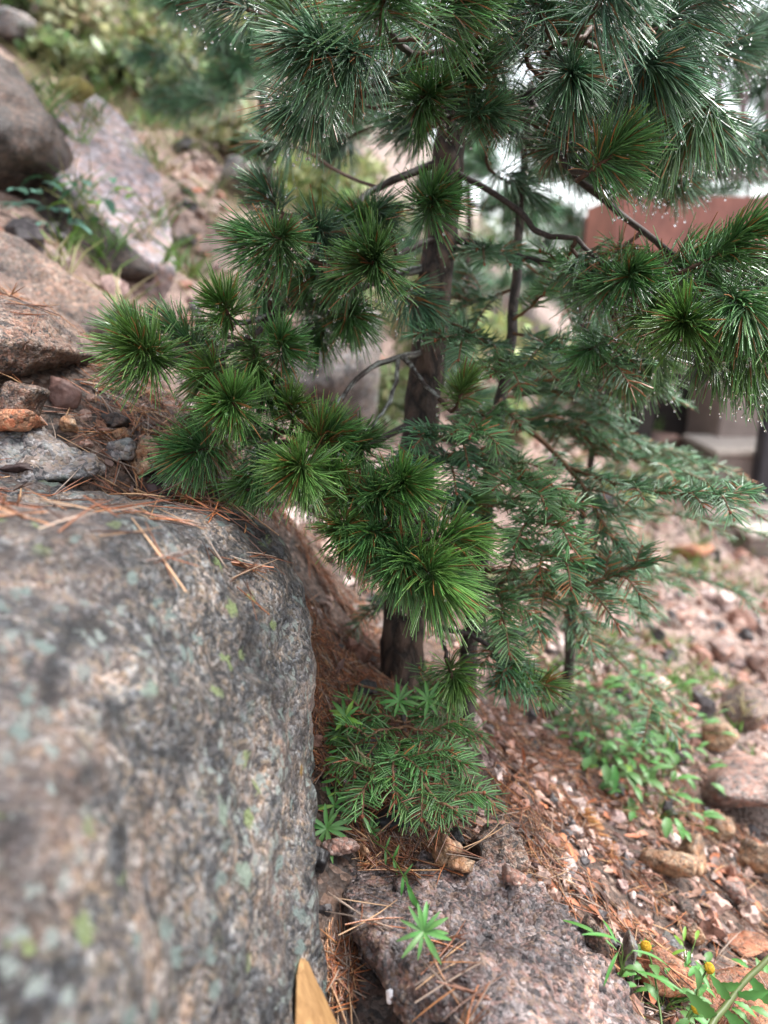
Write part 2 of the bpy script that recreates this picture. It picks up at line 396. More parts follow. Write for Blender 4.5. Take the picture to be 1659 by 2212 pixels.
def smooth_path(pts, n=12, wob=0.0):
    pts = np.asarray(pts, float)
    if len(pts) == 2: pts = np.array([pts[0], (pts[0] + pts[1]) / 2, pts[1]])
    p = np.vstack([2 * pts[0] - pts[1], pts, 2 * pts[-1] - pts[-2]])
    out = []
    m = len(pts) - 1; per = max(2, n // m)
    for i in range(m):
        a, b, c, d = p[i:i + 4]
        for k in range(per):
            f = k / per
            out.append(.5 * ((2 * b) + (-a + c) * f + (2 * a - 5 * b + 4 * c - d) * f * f + (-a + 3 * b - 3 * c + d) * f ** 3))
    out.append(pts[-1]); out = np.array(out)
    if wob: out[1:-1] += RNG.normal(0, wob, out[1:-1].shape)
    return out

class Acc:
    """collects pieces of one part"""
    def __init__(s): s.V, s.Q, s.T, s.C, s.n = [], [], [], [], 0
    def add(s, V, Q=None, T=None, C=None):
        if Q is not None and len(Q): s.Q.append(np.asarray(Q) + s.n)
        if T is not None and len(T): s.T.append(np.asarray(T) + s.n)
        s.V.append(V); s.C.append(np.broadcast_to(C if C is not None else (1, 1, 1), V.shape)); s.n += len(V)
    def mesh(s, name, mat, smooth=True, origin=None):
        V = np.vstack(s.V)
        if origin is not None: V = V - np.asarray(origin)
        F = [np.vstack(x) for x in (s.Q, s.T) if x]
        return mesh_np(name, V, F, mat, np.vstack(s.C), smooth)

G_PINE = np.array([.064, .158, .050]); G_PINE_BLUE = np.array([.062, .145, .078]); G_PINE_LIME = np.array([.084, .180, .042])
BROWN_N = np.array([.26, .10, .035])

def tuft_data(base, axis, L, nlen, nf, hue, droop=.2, brown=.065, drops=38, width=.0019, spread=(18, 88), per=2, segs=3):
    """one pine shoot: fascicles along an axis, world oriented, drooping under gravity, denser on some sides"""
    axis = nrm(axis); s, t = frame_of(axis)
    nf = int(nf * 1.4); L = L * RNG.uniform(.9, 1.35); nlen = nlen * .94
    f = RNG.uniform(0, 1, nf) ** .8
    az = RNG.uniform(0, 2 * math.pi, nf)
    gap = RNG.uniform(0, 2 * math.pi); az = az + .45 * np.sin(az - gap) + .2 * np.sin(3 * az + gap)
    ang = np.radians(spread[1] + (spread[0] - spread[1]) * f + RNG.normal(0, 14, nf))
    rad = s * np.cos(az)[:, None] + t * np.sin(az)[:, None]
    curve = frame_of(axis)[0] * RNG.normal(0, .12) + np.array([0, 0, RNG.uniform(0, .15)])
    bs = base + axis * (f * L)[:, None] + curve * (L * f ** 2)[:, None] + rad * .003
    dr = axis * np.cos(ang)[:, None] + rad * np.sin(ang)[:, None]
    B = np.repeat(bs, per, 0); D = nrm(np.repeat(dr, per, 0) + RNG.normal(0, .09, (nf * per, 3)))
    n = nf * per
    ln = nlen * RNG.uniform(.92, 1.08) * RNG.uniform(.6, 1.1, n) * np.repeat(.8 + .2 * np.sqrt(1 - f * .6), per)
    bend = np.zeros((n, 3)); bend[:, 2] = -droop * .75 * ln * RNG.uniform(.3, 1.4, n)
    bend += axis * (ln * RNG.uniform(-.02, .22, n))[:, None] + RNG.normal(0, .045, (n, 3)) * ln[:, None]
    v = RNG.uniform(.45, 1.5, (n, 1))
    col = hue * v * (1 + RNG.normal(0, .08, (n, 3)))
    isb = RNG.uniform(0, 1, n) < brown
    col[isb] = BROWN_N * RNG.uniform(.5, 1.5, (isb.sum(), 1))
    tip = col * 1.5 + np.array([.035, .05, .008]); tip[isb] = col[isb] * 1.1
    V, Q, C, tips = needles_np(B, D, ln, width * RNG.uniform(.8, 1.2, n), bend, np.clip(col, .004, 1), np.clip(tip, .004, 1), segs)
    out = Acc(); out.add(V, Q, None, C)
    nd_ = 0
    mid = [np.zeros(len(Q), int)]
    T = None
    if drops:
        score = tips[:, 2] + RNG.normal(0, .03, n)
        pick = np.argsort(score)[:int(drops * 1.6)]; pick = RNG.permutation(pick)[:drops]
        c = tips[pick].copy(); r = .0008 + .0017 * RNG.uniform(0, 1, len(pick)) ** 2; c[:, 2] -= r * .9
        DV, DF = balls_np(c, r); out.add(DV, None, DF, np.ones(3)); nd_ = len(DF)
    return out, len(Q), nd_

def make_tuft(name, parent, T, base, axis, L, nlen, nf, hue, **kw):
    out, nq, nt_ = tuft_data(np.zeros(3), axis, L, nlen, nf, hue, **kw)
    V = np.vstack(out.V); F = [np.vstack(x) for x in (out.Q, out.T) if x]
    me = mesh_np(name, V, F, [M_NEEDLE, M_WATER], np.vstack(out.C), True, np.concatenate([np.zeros(nq), np.ones(nt_)]))
    o = link(name, me, parent, Vector(np.asarray(base) - T))
    return o

def rock_mesh(name, pts, mat, k=14, sub=5, amp=.04, freq=3.0, detail=.3, seed=0, ridge=0.):
    """a boulder: rounded convex hull of pts, roughened"""
    pts = np.asarray(pts, float)
    bm = bmesh.new()
    for p in pts: bm.verts.new(p)
    r = bmesh.ops.convex_hull(bm, input=bm.verts[:])
    bmesh.ops.delete(bm, geom=[e for e in r["geom_interior"] if isinstance(e, bmesh.types.BMVert)], context='VERTS')
    hv = np.array([v.co[:] for v in bm.verts]); c = (hv.max(0) + hv.min(0)) / 2; c = .5 * c + .5 * hv.mean(0)
    sc = (hv.max(0) - hv.min(0)) / 2
    bm.normal_update()
    N, D = [], []
    for f in bm.faces:
        p = (np.array(f.verts[0].co[:]) - c) / sc
        nn = nrm(np.array(f.normal[:]) * sc); dd = float(np.dot(nn, p))
        if dd < 0: nn, dd = -nn, -dd
        if any(np.dot(nn, a) > .985 and abs(dd - b_) < .05 for a, b_ in zip(N, D)): continue
        N.append(nn); D.append(max(dd, .05))
    bm.free()
    b2 = bmesh.new(); bmesh.ops.create_icosphere(b2, subdivisions=sub, radius=1)
    dv = nrm(np.array([v.co[:] for v in b2.verts])); F = np.array([[v.index for v in f.verts] for f in b2.faces]); b2.free()
    q = np.maximum(dv @ np.array(N).T, 0) / np.array(D)
    rr = (q ** k).sum(1) ** (-1 / k)
    V = dv * rr[:, None] * sc
    size = float(np.mean(sc))
    off = np.array([seed * 7.3 + 1.7, seed * 3.1, seed * 1.9])
    nv = nrm(V / (sc ** 2))
    h = np.array([noise.fractal(Vector(p * freq / size + off), .85, 2.0, 6) for p in V])
    if ridge:
        h2 = np.array([noise.ridged_multi_fractal(Vector(p * freq * .8 / size + off), .9, 2.1, 4, 1.0, 2.0) for p in V])
        h = h - ridge * h2
    hd = np.array([noise.fractal(Vector(p * 55 + off), .6, 2.2, 3) for p in V])
    V = V + nv * (h * amp + hd * detail * .006)[:, None]
    me = mesh_np(name, V, F, mat)
    return me, c

ROCKS = []
def rock(name, label, pts, mat, group=None, cat="rock", **kw):
    me, c = rock_mesh(name, pts, mat, **kw)
    o = link(name, me, None, c); tag(o, label, cat, group); ROCKS.append(o)
    return o

def slab_pts(outline, back, shrink=.85, push=(0, 0, 0), bulge=None):
    f = [P(*p) for p in outline]; m = np.mean(f, 0)
    b = [m + (p - m) * shrink + CF * back + np.array(push) for p in f]
    return f + b + ([P(*x) for x in bulge] if bulge else [])

# ------------------------------------------------------------------ the ground: one hillside sheet
GC = [P(860, 1440, 1.5), P(760, 1500, 1.35), P(700, 1700, 1.15), P(680, 2000, .95), P(700, 2200, .88), P(1100, 1720, 1.3),
      P(1420, 2150, 1.16), P(1600, 2150, 1.22), P(1600, 1800, 1.75), P(1300, 1850, 1.46), P(700, 1280, 1.75), P(690, 1400, 1.55), P(640, 1130, 1.75), P(580, 1050, 1.6), P(1600, 1500, 2.6), P(1300, 1450, 2.2),
      P(1600, 1230, 4.2), P(1300, 1150, 4), P(1100, 1000, 4), P(1400, 950, 7), P(1200, 850, 8), P(1000, 700, 8), P(750, 1300, 2.0),
      P(650, 1050, 2.4), P(400, 900, 1.7), P(480, 1040, 1.3), P(250, 975, 1.2), P(100, 890, 1.2), P(450, 650, 2.8), P(550, 520, 3.5),
      P(700, 400, 4.5), P(300, 300, 4), P(100, 50, 4.5), P(500, 50, 7), P(800, 250, 9), P(900, 600, 6), P(1620, 1130, 5.4)]
GC += [np.array(p, float) for p in ((-6, 2, 3.5), (-6, 10, 7), (6, 2, -2), (6, 12, -.9), (0, 14, 4.2), (3, 14, .2), (0, -1, 0), (-2, -1, 1.0),
                                    (3, -1, -1.5), (-.35, .5, .1), (-.6, .8, .35), (.3, .3, -.2))]
GC = np.array(GC)
def _tps(r2): return np.where(r2 > 1e-12, .5 * r2 * np.log(np.maximum(r2, 1e-12)), 0)
_n = len(GC); _A = np.zeros((_n + 3, _n + 3))
_d2 = ((GC[:, None, :2] - GC[None, :, :2]) ** 2).sum(-1)
_A[:_n, :_n] = _tps(_d2) + np.eye(_n) * .02
_A[:_n, _n] = 1; _A[:_n, _n + 1:] = GC[:, :2]; _A[_n:, :_n] = _A[:_n, _n:].T
_W = np.linalg.solve(_A, np.concatenate([GC[:, 2], np.zeros(3)]))
def ground_z(x, y):
    x = np.clip(np.asarray(x, float), -8, 8); y = np.clip(np.asarray(y, float), -2, 15)
    r2 = (x[..., None] - GC[:, 0]) ** 2 + (y[..., None] - GC[:, 1]) ** 2
    return _tps(r2) @ _W[:_n] + _W[_n] + _W[_n + 1] * x + _W[_n + 2] * y
def axis_pts(lo, hi, near_lo, near_hi, fine, coarse_n):
    a = -np.geomspace(fine, near_lo - lo + fine, coarse_n)[::-1] + near_lo + fine
    b = np.arange(near_lo, near_hi, fine)
    c = np.geomspace(fine, hi - near_hi, coarse_n) + near_hi
    return np.unique(np.concatenate([a, b, c]))
gx = axis_pts(-90, 90, -.9, 1.9, .02, 46); gy = axis_pts(-20, 160, .3, 3.2, .022, 60)
GX, GY = np.meshgrid(gx, gy)
GZ = ground_z(GX, GY)
gp = np.stack([GX.ravel(), GY.ravel(), np.zeros(GX.size)], 1)
lum = np.array([noise.fractal(Vector(p * 9), .8, 2.1, 5) for p in gp]).reshape(GX.shape)
lum2 = np.array([noise.fractal(Vector(p * 1.7 + 9), .8, 2.1, 4) for p in gp]).reshape(GX.shape)
GZ = GZ + lum * .012 + lum2 * np.clip((GY - 1.5) * .05, 0, .12)
ny, nx = GX.shape
ii = np.arange(nx * ny).reshape(ny, nx)
gq = np.stack([ii[:-1, :-1], ii[:-1, 1:], ii[1:, 1:], ii[1:, :-1]], -1).reshape(-1, 4)
ground = link("ground", mesh_np("ground", np.stack([GX.ravel(), GY.ravel(), GZ.ravel()], 1), gq, M_SOIL))
tag(ground, "dark wet hillside soil", None, kind="structure")

# ------------------------------------------------------------------ boulders and rocks
rock("lichen_boulder", "huge grey lichen-spotted boulder filling the lower left of the picture",
     [P(-300, 1010, 1.05), P(250, 1022, 1.05), P(450, 1040, 1.12), P(560, 1062, 1.15), P(652, 1110, 1.15), P(708, 1200, 1.13), P(712, 1480, 1.06), P(700, 1650, 1.03),
      P(652, 1850, 1.0), P(640, 2050, .98), P(642, 2300, .96), P(665, 2900, .92), P(0, 3200, .36), P(0, 1112, .60), P(350, 1100, .88), P(-400, 1112, .62), P(520, 1500, .92),
      P(300, 1800, .62), P(0, 2400, .39), P(350, 2350, .62), (-1.0, 1.05, .5), (-1.0, 1.05, -.3), (-.45, 1.35, .3), (-.3, 1.3, -.2), (-1.0, .5, .5), (-.9, .45, -.1)],
     M_LICHENROCK, cat="boulder", k=20, sub=6, amp=.022, freq=3.2, detail=1.2, seed=1, ridge=.35)
rock("granite_boulder", "pink speckled granite boulder with a sloping right edge at the bottom centre",
     [P(1000, 1838, 1.12), P(1120, 1850, 1.09), P(1225, 1935, 1.02), P(1330, 2085, .97), P(1430, 2240, .92), P(760, 1868, 1.08), P(722, 1900, 1.0),
      P(728, 1960, .94), P(790, 2085, .88), P(880, 2185, .83), P(950, 2290, .79), P(1000, 2010, .90), P(1180, 2020, .93), P(1150, 2290, .74),
      P(1420, 2330, .82), P(1000, 1895, 1.02), (.05, .8, -.3), (.3, .75, -.35), (.25, 1.0, -.25), (.02, .98, -.1)],
     M_PINKROCK, cat="boulder", k=34, sub=6, amp=.014, freq=3.0, detail=1.3, seed=2, ridge=.45)
rock("granite_rock", "small brownish granite hump behind the top edge of the pink granite boulder",
     slab_pts([(1030, 1800, 1.1), (1060, 1768, 1.13), (1100, 1785, 1.13), (1135, 1830, 1.1), (1160, 1880, 1.06), (1040, 1890, 1.07)], .12, .8, (0, 0, -.08)),
     M_BROWNROCK, k=12, sub=5, amp=.01, seed=3, detail=.8)
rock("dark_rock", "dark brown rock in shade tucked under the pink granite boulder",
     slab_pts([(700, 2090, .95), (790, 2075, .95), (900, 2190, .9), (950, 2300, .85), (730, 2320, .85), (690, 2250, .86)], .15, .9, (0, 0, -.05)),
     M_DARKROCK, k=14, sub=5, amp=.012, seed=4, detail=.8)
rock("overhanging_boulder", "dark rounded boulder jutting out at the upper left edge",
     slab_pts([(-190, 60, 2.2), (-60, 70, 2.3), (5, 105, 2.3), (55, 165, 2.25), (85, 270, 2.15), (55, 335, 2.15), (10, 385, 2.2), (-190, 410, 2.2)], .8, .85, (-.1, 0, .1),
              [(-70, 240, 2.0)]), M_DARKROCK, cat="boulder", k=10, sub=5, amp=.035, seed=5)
_p0, _p1, _p2 = P(130, 200, 2.8), P(378, 580, 2.45), P(95, 340, 2.45)
_pn = nrm(np.cross(_p1 - _p0, _p2 - _p0)); _pn = -_pn if np.dot(_pn, CF) > 0 else _pn
def on_plane(u, v):
    d = P(u, v, 1) - CO; return CO + d * (np.dot(_p0 - CO, _pn) / np.dot(d, _pn))
_sf = [on_plane(*q) for q in ((125, 190), (185, 182), (265, 245), (340, 360), (365, 455), (388, 590), (312, 562), (190, 440), (85, 345), (85, 260))]
rock("pale_slab", "smooth pale pinkish-lavender rock slab leaning on the slope at upper left", _sf + [q - _pn * .38 for q in _sf],
     M_SLAB, cat="boulder", k=60, sub=6, amp=.012, seed=6, ridge=.25, detail=.6)["kind"] = "thing"
rock("slab_shaded_side", "dark shaded rock wedge under the pale slab",
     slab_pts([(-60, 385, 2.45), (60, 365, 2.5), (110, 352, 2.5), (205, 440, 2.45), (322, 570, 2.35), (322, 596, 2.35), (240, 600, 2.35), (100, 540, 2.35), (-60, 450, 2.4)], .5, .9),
     M_DARKROCK, cat="boulder", k=16, sub=5, amp=.015, seed=7)  # the slab's shaded underside, modelled apart and coloured dark
rock("weathered_boulder", "brown weathered boulder with a pale top edge below the leafy plant",
     slab_pts([(-120, 470, 1.75), (40, 505, 1.8), (125, 565, 1.85), (245, 655, 1.9), (245, 700, 1.85), (160, 740, 1.75), (-120, 740, 1.65)], .5, .85, (0, 0, .0)),
     M_BROWNROCK, cat="boulder", k=14, sub=5, amp=.02, seed=8)
rock("perched_rock", "angular speckled brown rock with a sharp tip perched above the needle slope",
     slab_pts([(-140, 640, 1.2), (8, 632, 1.25), (62, 648, 1.27), (100, 690, 1.25), (157, 757, 1.22), (118, 772, 1.2), (42, 805, 1.18), (-140, 845, 1.12)], .22, .8, (0, 0, .02),
              [(20, 720, 1.14)]), M_BROWNROCK, k=30, sub=5, amp=.008, freq=3, detail=.9, seed=9, ridge=.25)
rock("grey_rock", "flat grey rock lying just behind the top of the huge lichen boulder",
     slab_pts([(-120, 960, 1.1), (0, 918, 1.14), (75, 925, 1.16), (150, 962, 1.16), (215, 992, 1.14), (190, 1030, 1.1), (-120, 1060, 1.05)], .16, .8, (0, 0, -.02)),
     M_GREYROCK, k=14, sub=5, amp=.012, seed=10, detail=.8)
OWN = []
def tri_soup(objs):
    V, F, n = [], [], 0
    for o in objs:
        me = o.data; v = np.empty(len(me.vertices) * 3, np.float32); me.vertices.foreach_get("co", v)
        v = v.reshape(-1, 3) + np.array(o.location); V.append(v)
        for p in me.polygons: F.append([i + n for i in p.vertices])
        OWN.extend([o.name] * len(me.polygons)); n += len(v)
    return BVHTree.FromPolygons(np.vstack(V).tolist(), F)
BVH0 = tri_soup([ground] + ROCKS); OWN.clear()
def surf_d(u, v, bvh=None):
    """depth of the ground or boulder that lies in the direction (u, v)"""
    q = P(u, v, 1) - CO
    h = (bvh or BVH0).ray_cast(Vector(CO), Vector(q).normalized())
    return 99. if h[0] is None else float(np.dot(np.array(h[0][:]) - CO, CF))
def chunk(name, label, u, v, d, w, h, mat, seed, squash=1.0, amp=.07, k=26, sub=4, cat="stone", group=None, rot=0, detail=None):
    """an angular stone about w x h pixels across at (u, v)"""
    sdp = surf_d(u, v + .3 * h)
    if .5 * d < sdp < 1.8 * d: d = sdp - .12 * (w + h) / 2 * sdp / FPX
    r = np.random.default_rng(seed); W, H = w * d / FPX / 2, h * d / FPX / 2
    c = P(u, v, d)
    pts = []
    for _ in range(15):
        q = nrm(r.normal(size=3)) * r.uniform(.9, 1.2)
        qx = q[0] * math.cos(rot) - q[2] * math.sin(rot); qz = q[0] * math.sin(rot) + q[2] * math.cos(rot)
        pts.append(c + CR * qx * W + CU * qz * H + CF * q[1] * (W + H) / 2 * squash)
    return rock(name, label, pts, mat, group, cat, k=k, sub=sub, amp=amp * (W + H) / 2, freq=1.6, detail=.35 if detail is None else detail, seed=seed)
chunk("orange_stone", "wet bright orange stone at the left edge above the flat grey rock", 30, 905, 1.13, 160, 62, M_ORANGE, 21)
chunk("brown_stone", "dull brown stone wedged below the angular perched rock", 45, 865, 1.2, 120, 90, M_BROWNROCK, 22)
chunk("brown_stone", "flat reddish-brown stone flake standing right of the wedged dull stone", 140, 850, 1.24, 80, 95, plain_mat("red_brown_stone", (.14, .075, .06), .6, .4, 60., .7), 23, .4)
chunk("tan_stone", "small tan and orange stone chip on the needles above the flat grey rock", 152, 918, 1.2, 50, 46, M_TANROCK, 24)
chunk("two_tone_stone", "grey and tan crystalline stone half buried in needles behind the lichen boulder", 292, 985, 1.2, 112, 92, M_TANROCK, 25, detail=.8)
chunk("grey_stone", "grey stone touching the left side of the tan crystalline stone", 262, 970, 1.22, 70, 60, M_GREYROCK, 26)
chunk("pink_chip", "thin salmon-pink stone chip on the needles left of the crystalline stone", 185, 962, 1.2, 42, 20, M_PALEPINK, 27)
chunk("tan_stone", "rusty tan stone under the drooping tuft right of the orange chip", 262, 938, 1.27, 46, 34, M_TANROCK, 28)
chunk("dark_stone", "blackish stone lump on the needles left of the crystalline stone", 250, 910, 1.3, 60, 40, M_DARKROCK, 29)
chunk("bark_chunk", "dark red-brown bark chunk lying on top of the lichen boulder", 38, 1012, .98, 85, 26, plain_mat("bark_chunk", (.035, .018, .016), .6, .5, 60., .8), 30, .6, cat="bark")
chunk("bark_chunk", "dark bark lump on the lichen boulder beside the long fallen orange needles", 322, 1062, .86, 60, 34, plain_mat("bark_lump", (.05, .025, .024), .6, .5, 60., .8), 31, .6, cat="bark")
chunk("stone_chip", "pale grey-tan stone chip below the star-shaped weed", 735, 1826, 1.13, 86, 44, M_PALEPINK, 32, detail=.7)
chunk("tan_stone", "small round golden-brown stone touching the pale chip below the star-shaped weed", 782, 1836, 1.11, 38, 42, M_TANROCK, 33)
chunk("yellow_stone", "blocky yellow-brown stone at the foot of the fir seedling", 955, 1828, 1.12, 84, 84, M_TANROCK, 34, amp=.05, detail=.7)
chunk("dark_stone", "black wet stone behind the blocky yellow-brown stone", 985, 1815, 1.16, 50, 50, M_CHAR, 35)
chunk("rounded_stone", "smooth orange-brown oval stone in front of the blocky yellow-brown stone", 995, 1868, 1.07, 72, 46, M_TANROCK, 36, k=8, amp=.02)
chunk("pink_stone", "lumpy salmon-pink stone sitting on the pink granite boulder", 1105, 1888, 1.05, 76, 48, M_PALEPINK, 37, k=12, amp=.09, detail=.6)
chunk("charcoal", "black charred lump at the foot of the fir seedling sprays", 850, 1770, 1.17, 110, 60, M_CHAR, 38, cat="charcoal")
chunk("charcoal", "black charred lump in the needles right of the lichen boulder edge", 790, 1490, 1.32, 60, 50, M_CHAR, 39, cat="charcoal")
chunk("charcoal", "black wet lump beside the boulder foot left of the pink granite", 690, 1855, 1.08, 50, 70, M_CHAR, 40, cat="charcoal")
# right-hand slope
chunk("wedge_rock", "orange-pink wedge-shaped rock below the right edge of the pink granite boulder", 1440, 2095, 1.06, 130, 130, M_ORANGE, 41, amp=.04)
chunk("grey_stone", "grey upright flake beside the orange-pink wedge rock", 1358, 2070, 1.05, 40, 110, M_GREYROCK, 42)
chunk("crumbly_rock", "brown crumbly rock at the right flank of the pink granite boulder", 1290, 2020, 1.08, 60, 110, M_BROWNROCK, 43, amp=.09)
chunk("tan_rock", "flat-topped tan rock on the littered slope right of the pink granite boulder", 1440, 1862, 1.62, 130, 80, M_TANROCK, 44, amp=.03)
chunk("tan_rock", "tan rock leaning behind the flat-topped tan rock", 1505, 1850, 1.75, 80, 90, M_TANROCK, 45)
chunk("sandy_boulder", "broad smooth sandy boulder at the right edge of the slope", 1610, 1690, 1.95, 290, 150, M_PALEPINK, 46, amp=.03, k=10, sub=5, cat="boulder")
chunk("upright_rock", "upright brown rock on the slope at the right edge", 1610, 1525, 2.5, 110, 120, M_BROWNROCK, 47, amp=.04, k=16)
chunk("yellow_stone", "yellowish stone beside the upright brown rock", 1560, 1590, 2.3, 90, 80, M_TANROCK, 48)
chunk("pink_stone", "pale pink stone below the drooping fir sprays at right", 1555, 1405, 2.9, 75, 60, M_PALEPINK, 49)
chunk("pink_stone", "pinkish stone at the right edge level with the fir sprays", 1640, 1420, 2.9, 90, 80, M_PALEPINK, 50)
chunk("tan_stone", "orange-tan stone at the right edge above the yellow flowers", 1610, 2040, 1.4, 130, 40, M_ORANGE, 51)
chunk("yellow_stone", "small yellow stone uphill of the yellow flowers", 1500, 2020, 1.45, 48, 50, M_TANROCK, 52)
chunk("tan_stone", "tan stone at the right edge below the sandy boulder", 1640, 1850, 1.65, 100, 90, M_TANROCK, 53)
chunk("tan_stone", "pale tan stone pair-mate below the sandy boulder", 1560, 1790, 1.75, 60, 60, M_TANROCK, 54)
chunk("pink_stone", "pink stone in the litter below the sandy boulder", 1580, 1930, 1.55, 70, 60, M_PALEPINK, 55)
chunk("tan_rock", "pale orange rock behind the yellow flowers at the lower right corner", 1600, 2160, 1.2, 230, 110, M_ORANGE, 56, amp=.03)
# far rocks
chunk("hill_rock", "grey angular rock on the far hillside left of the pine trunk", 530, 400, 4.0, 130, 110, M_GREYROCK, 61, cat="rock")
chunk("blue_grey_boulder", "blue-grey boulder in shade behind the pine trunk", 745, 810, 2.75, 300, 340, M_GREYROCK, 62, amp=.04, k=12, sub=5, cat="boulder")
chunk("hill_rock", "pale pink rock on the far bank right of the fir sapling", 1400, 965, 5.2, 150, 70, M_PALEPINK, 63, cat="rock")
chunk("hill_rock", "brown boulder on the far bank beside the concrete steps", 1500, 975, 5.0, 110, 70, M_BROWNROCK, 64, cat="rock")
chunk("hill_rock", "tan rock above the brown boulder on the far bank", 1540, 915, 5.6, 120, 80, M_TANROCK, 65, cat="rock")
chunk("hill_rock", "reddish rock at the far bank foot below the steps", 1480, 1180, 3.9, 120, 60, M_ORANGE, 66, cat="rock")
chunk("hill_rock", "pink rubble rock left of the steps foot", 1380, 1210, 3.4, 120, 60, M_PALEPINK, 67, cat="rock")
chunk("hill_rock", "mossy yellowish rock behind the overhanging boulder", 160, 195, 3.0, 90, 60, plain_mat("moss_rock", (.2, .17, .05), .8, .5, 30.), 68, cat="rock")
chunk("hill_rock", "pale grey rock at the top left corner above the overhanging boulder", 30, 75, 3.4, 140, 90, M_GREYROCK, 69, cat="rock")
chunk("hill_rock", "whitish rock seen through needles between the pine trunk and the slab", 700, 345, 5.0, 110, 60, M_PALEPINK, 70, cat="rock")

# surface to drop litter on
BVH = tri_soup([ground] + ROCKS)
def drop(x, y, z0=6.0):
    h = BVH.ray_cast(Vector((x, y, z0)), Vector((0, 0, -1)))
    if h[0] is None: return None, None
    HIT[0] = OWN[h[2]]
    return np.array(h[0][:]), np.array(h[1][:])
HIT = [""]

# loose stones scattered over the slope, each one a thing
stone_protos = []
for i in range(7):
    r = np.random.default_rng(90 + i)
    pts = [nrm(r.normal(size=3)) * r.uniform(.75, 1.1) * np.array([1, .8, .6]) for _ in range(11)]
    mat = [M_TANROCK, M_PALEPINK, M_TANROCK, M_ORANGE, M_BROWNROCK, M_PALEPINK, M_GREYROCK][i]
    me, _ = rock_mesh("stone", np.array(pts) * .05, mat, k=20, sub=3, amp=.006, seed=i, detail=.2)
    stone_protos.append((me, ["tan", "pale pink", "ochre", "orange", "brown", "salmon pink", "grey"][i]))
def to_px(p):
    q = np.asarray(p) - CO; z = np.dot(q, CF); return 829.5 + FPX * np.dot(q, CR) / z, 1106 - FPX * np.dot(q, CU) / z
LANDMARKS = [("near the yellow flowers", 1520, 2130), ("uphill of the orange-pink wedge rock", 1420, 1990), ("beside the flat-topped tan rock", 1440, 1850), ("below the sandy boulder", 1600, 1800),
             ("on the slope left of the sandy boulder", 1400, 1690), ("beside the upright brown rock", 1590, 1530), ("among the green weeds below the fir", 1330, 1600), ("under the drooping fir boughs", 1250, 1450),
             ("near the pale pink stone at right", 1560, 1380), ("at the foot of the concrete steps", 1560, 1230), ("on the far bank behind the fir", 1350, 1120), ("beside the pine trunk's foot", 1000, 1500), ("along the pink granite's right edge", 1250, 1900)]
HILLMARKS = [("below the pale slab", 330, 640), ("right of the pale slab", 440, 480), ("above the pale slab", 260, 200), ("around the grey hill rock", 540, 400), ("behind the left pine tufts", 480, 760), ("left of the pine trunk", 760, 480), ("high up the hillside", 480, 160)]
def stone_label(cn, s, p, marks, y):
    u, v = to_px(p); w = min(marks, key=lambda m: (m[1] - u) ** 2 + (m[2] - v) ** 2)[0]
    return f"{'chip-sized' if s < .35 else 'small' if s < .6 else 'medium' if s < 1.0 else 'large'} loose {cn} stone lying {w}"
ns = 0; tries = 0
while ns < 95 and tries < 4000:
    tries += 1
    y = .9 + 4.6 * random.random() ** 1.3; x = (.12 + random.random() * .5) * y + .1
    if y < 1.7 and x < .42: continue
    p, nn = drop(x, y)
    if p is None or nn[2] < .35 or HIT[0] != 'ground': continue
    i = random.randrange(7); me, cn = stone_protos[i]
    o = link("stone", me); s = random.choice((.2, .28, .35, .5, .65, .8)) * (1 + .22 * (y - 1))
    o.location = Vector(p) + Vector((0, 0, .010 * s)); o.scale = (s, s * random.uniform(.7, 1.1), s * random.uniform(.6, 1))
    o.rotation_euler = (random.uniform(-.5, .5), random.uniform(-.5, .5), random.uniform(0, 6.3))
    tag(o, stone_label(cn, s, p, LANDMARKS, y), "stone", f"loose {cn} stones on the right slope"); ns += 1
ns = 0; tries = 0
while ns < 36 and tries < 2000:
    tries += 1
    y = 2.2 + 3.5 * random.random(); x = -.04 * y - random.random() * .42 * y
    p, nn = drop(x, y, 9)
    if p is None or HIT[0] != 'ground': continue
    i = random.choice((1, 5, 6, 1, 4)); me, cn = stone_protos[i]
    o = link("stone", me); s = random.uniform(.5, 1.7)
    o.location = Vector(p) + Vector((0, 0, .01 * s)); o.scale = (s, s * .85, s * .7)
    o.rotation_euler = (random.uniform(-.5, .5), random.uniform(-.5, .5), random.uniform(0, 6.3))
    tag(o, stone_label(cn, s, p, HILLMARKS, y), "stone", f"{cn} stones on the hillside behind the pine"); ns += 1

# ------------------------------------------------------------------ pine trees
def pine_variants():
    out = []
    for i in range(6):
        az = i * 1.05; tilt = (.1, .35, -.1, .5, .2, -.25)[i]
        ax = np.array([math.cos(az) * math.cos(tilt), math.sin(az) * math.cos(tilt), math.sin(tilt)])
        acc, nq, nt_ = tuft_data(np.zeros(3), ax, .05 + .02 * (i % 3), .075, 95, G_PINE_BLUE * 1.35, droop=.28, brown=.05, drops=14, width=.0024, segs=2)
        V = np.vstack(acc.V); F = [np.vstack(x) for x in (acc.Q, acc.T) if x]
        out.append((mesh_np("needle_tuft", V, F, [M_NEEDLE, M_WATER], np.vstack(acc.C), True, np.concatenate([np.zeros(nq), np.ones(nt_)])), ax))
    return out
PV = pine_variants()

def add_branch(tree, T, pts, r0, r1, name="branch", col=(.045, .034, .03), n=14, wob=.0012, bumpy=.16, sides=7, lich=0):
    path = smooth_path(pts, n, wob)
    V, Q, Tt, C = tube_np(path, np.linspace(r0, r1, len(path)), sides, bumpy, col)
    if lich:
        k = RNG.uniform(0, 1, len(C)) < lich; C[k] = np.array([.3, .31, .28]) * RNG.uniform(.6, 1.2, (k.sum(), 1))
    a = Acc(); a.add(V - T, Q, Tt, C)
    return link(name, a.mesh(name, M_TWIG), tree), path

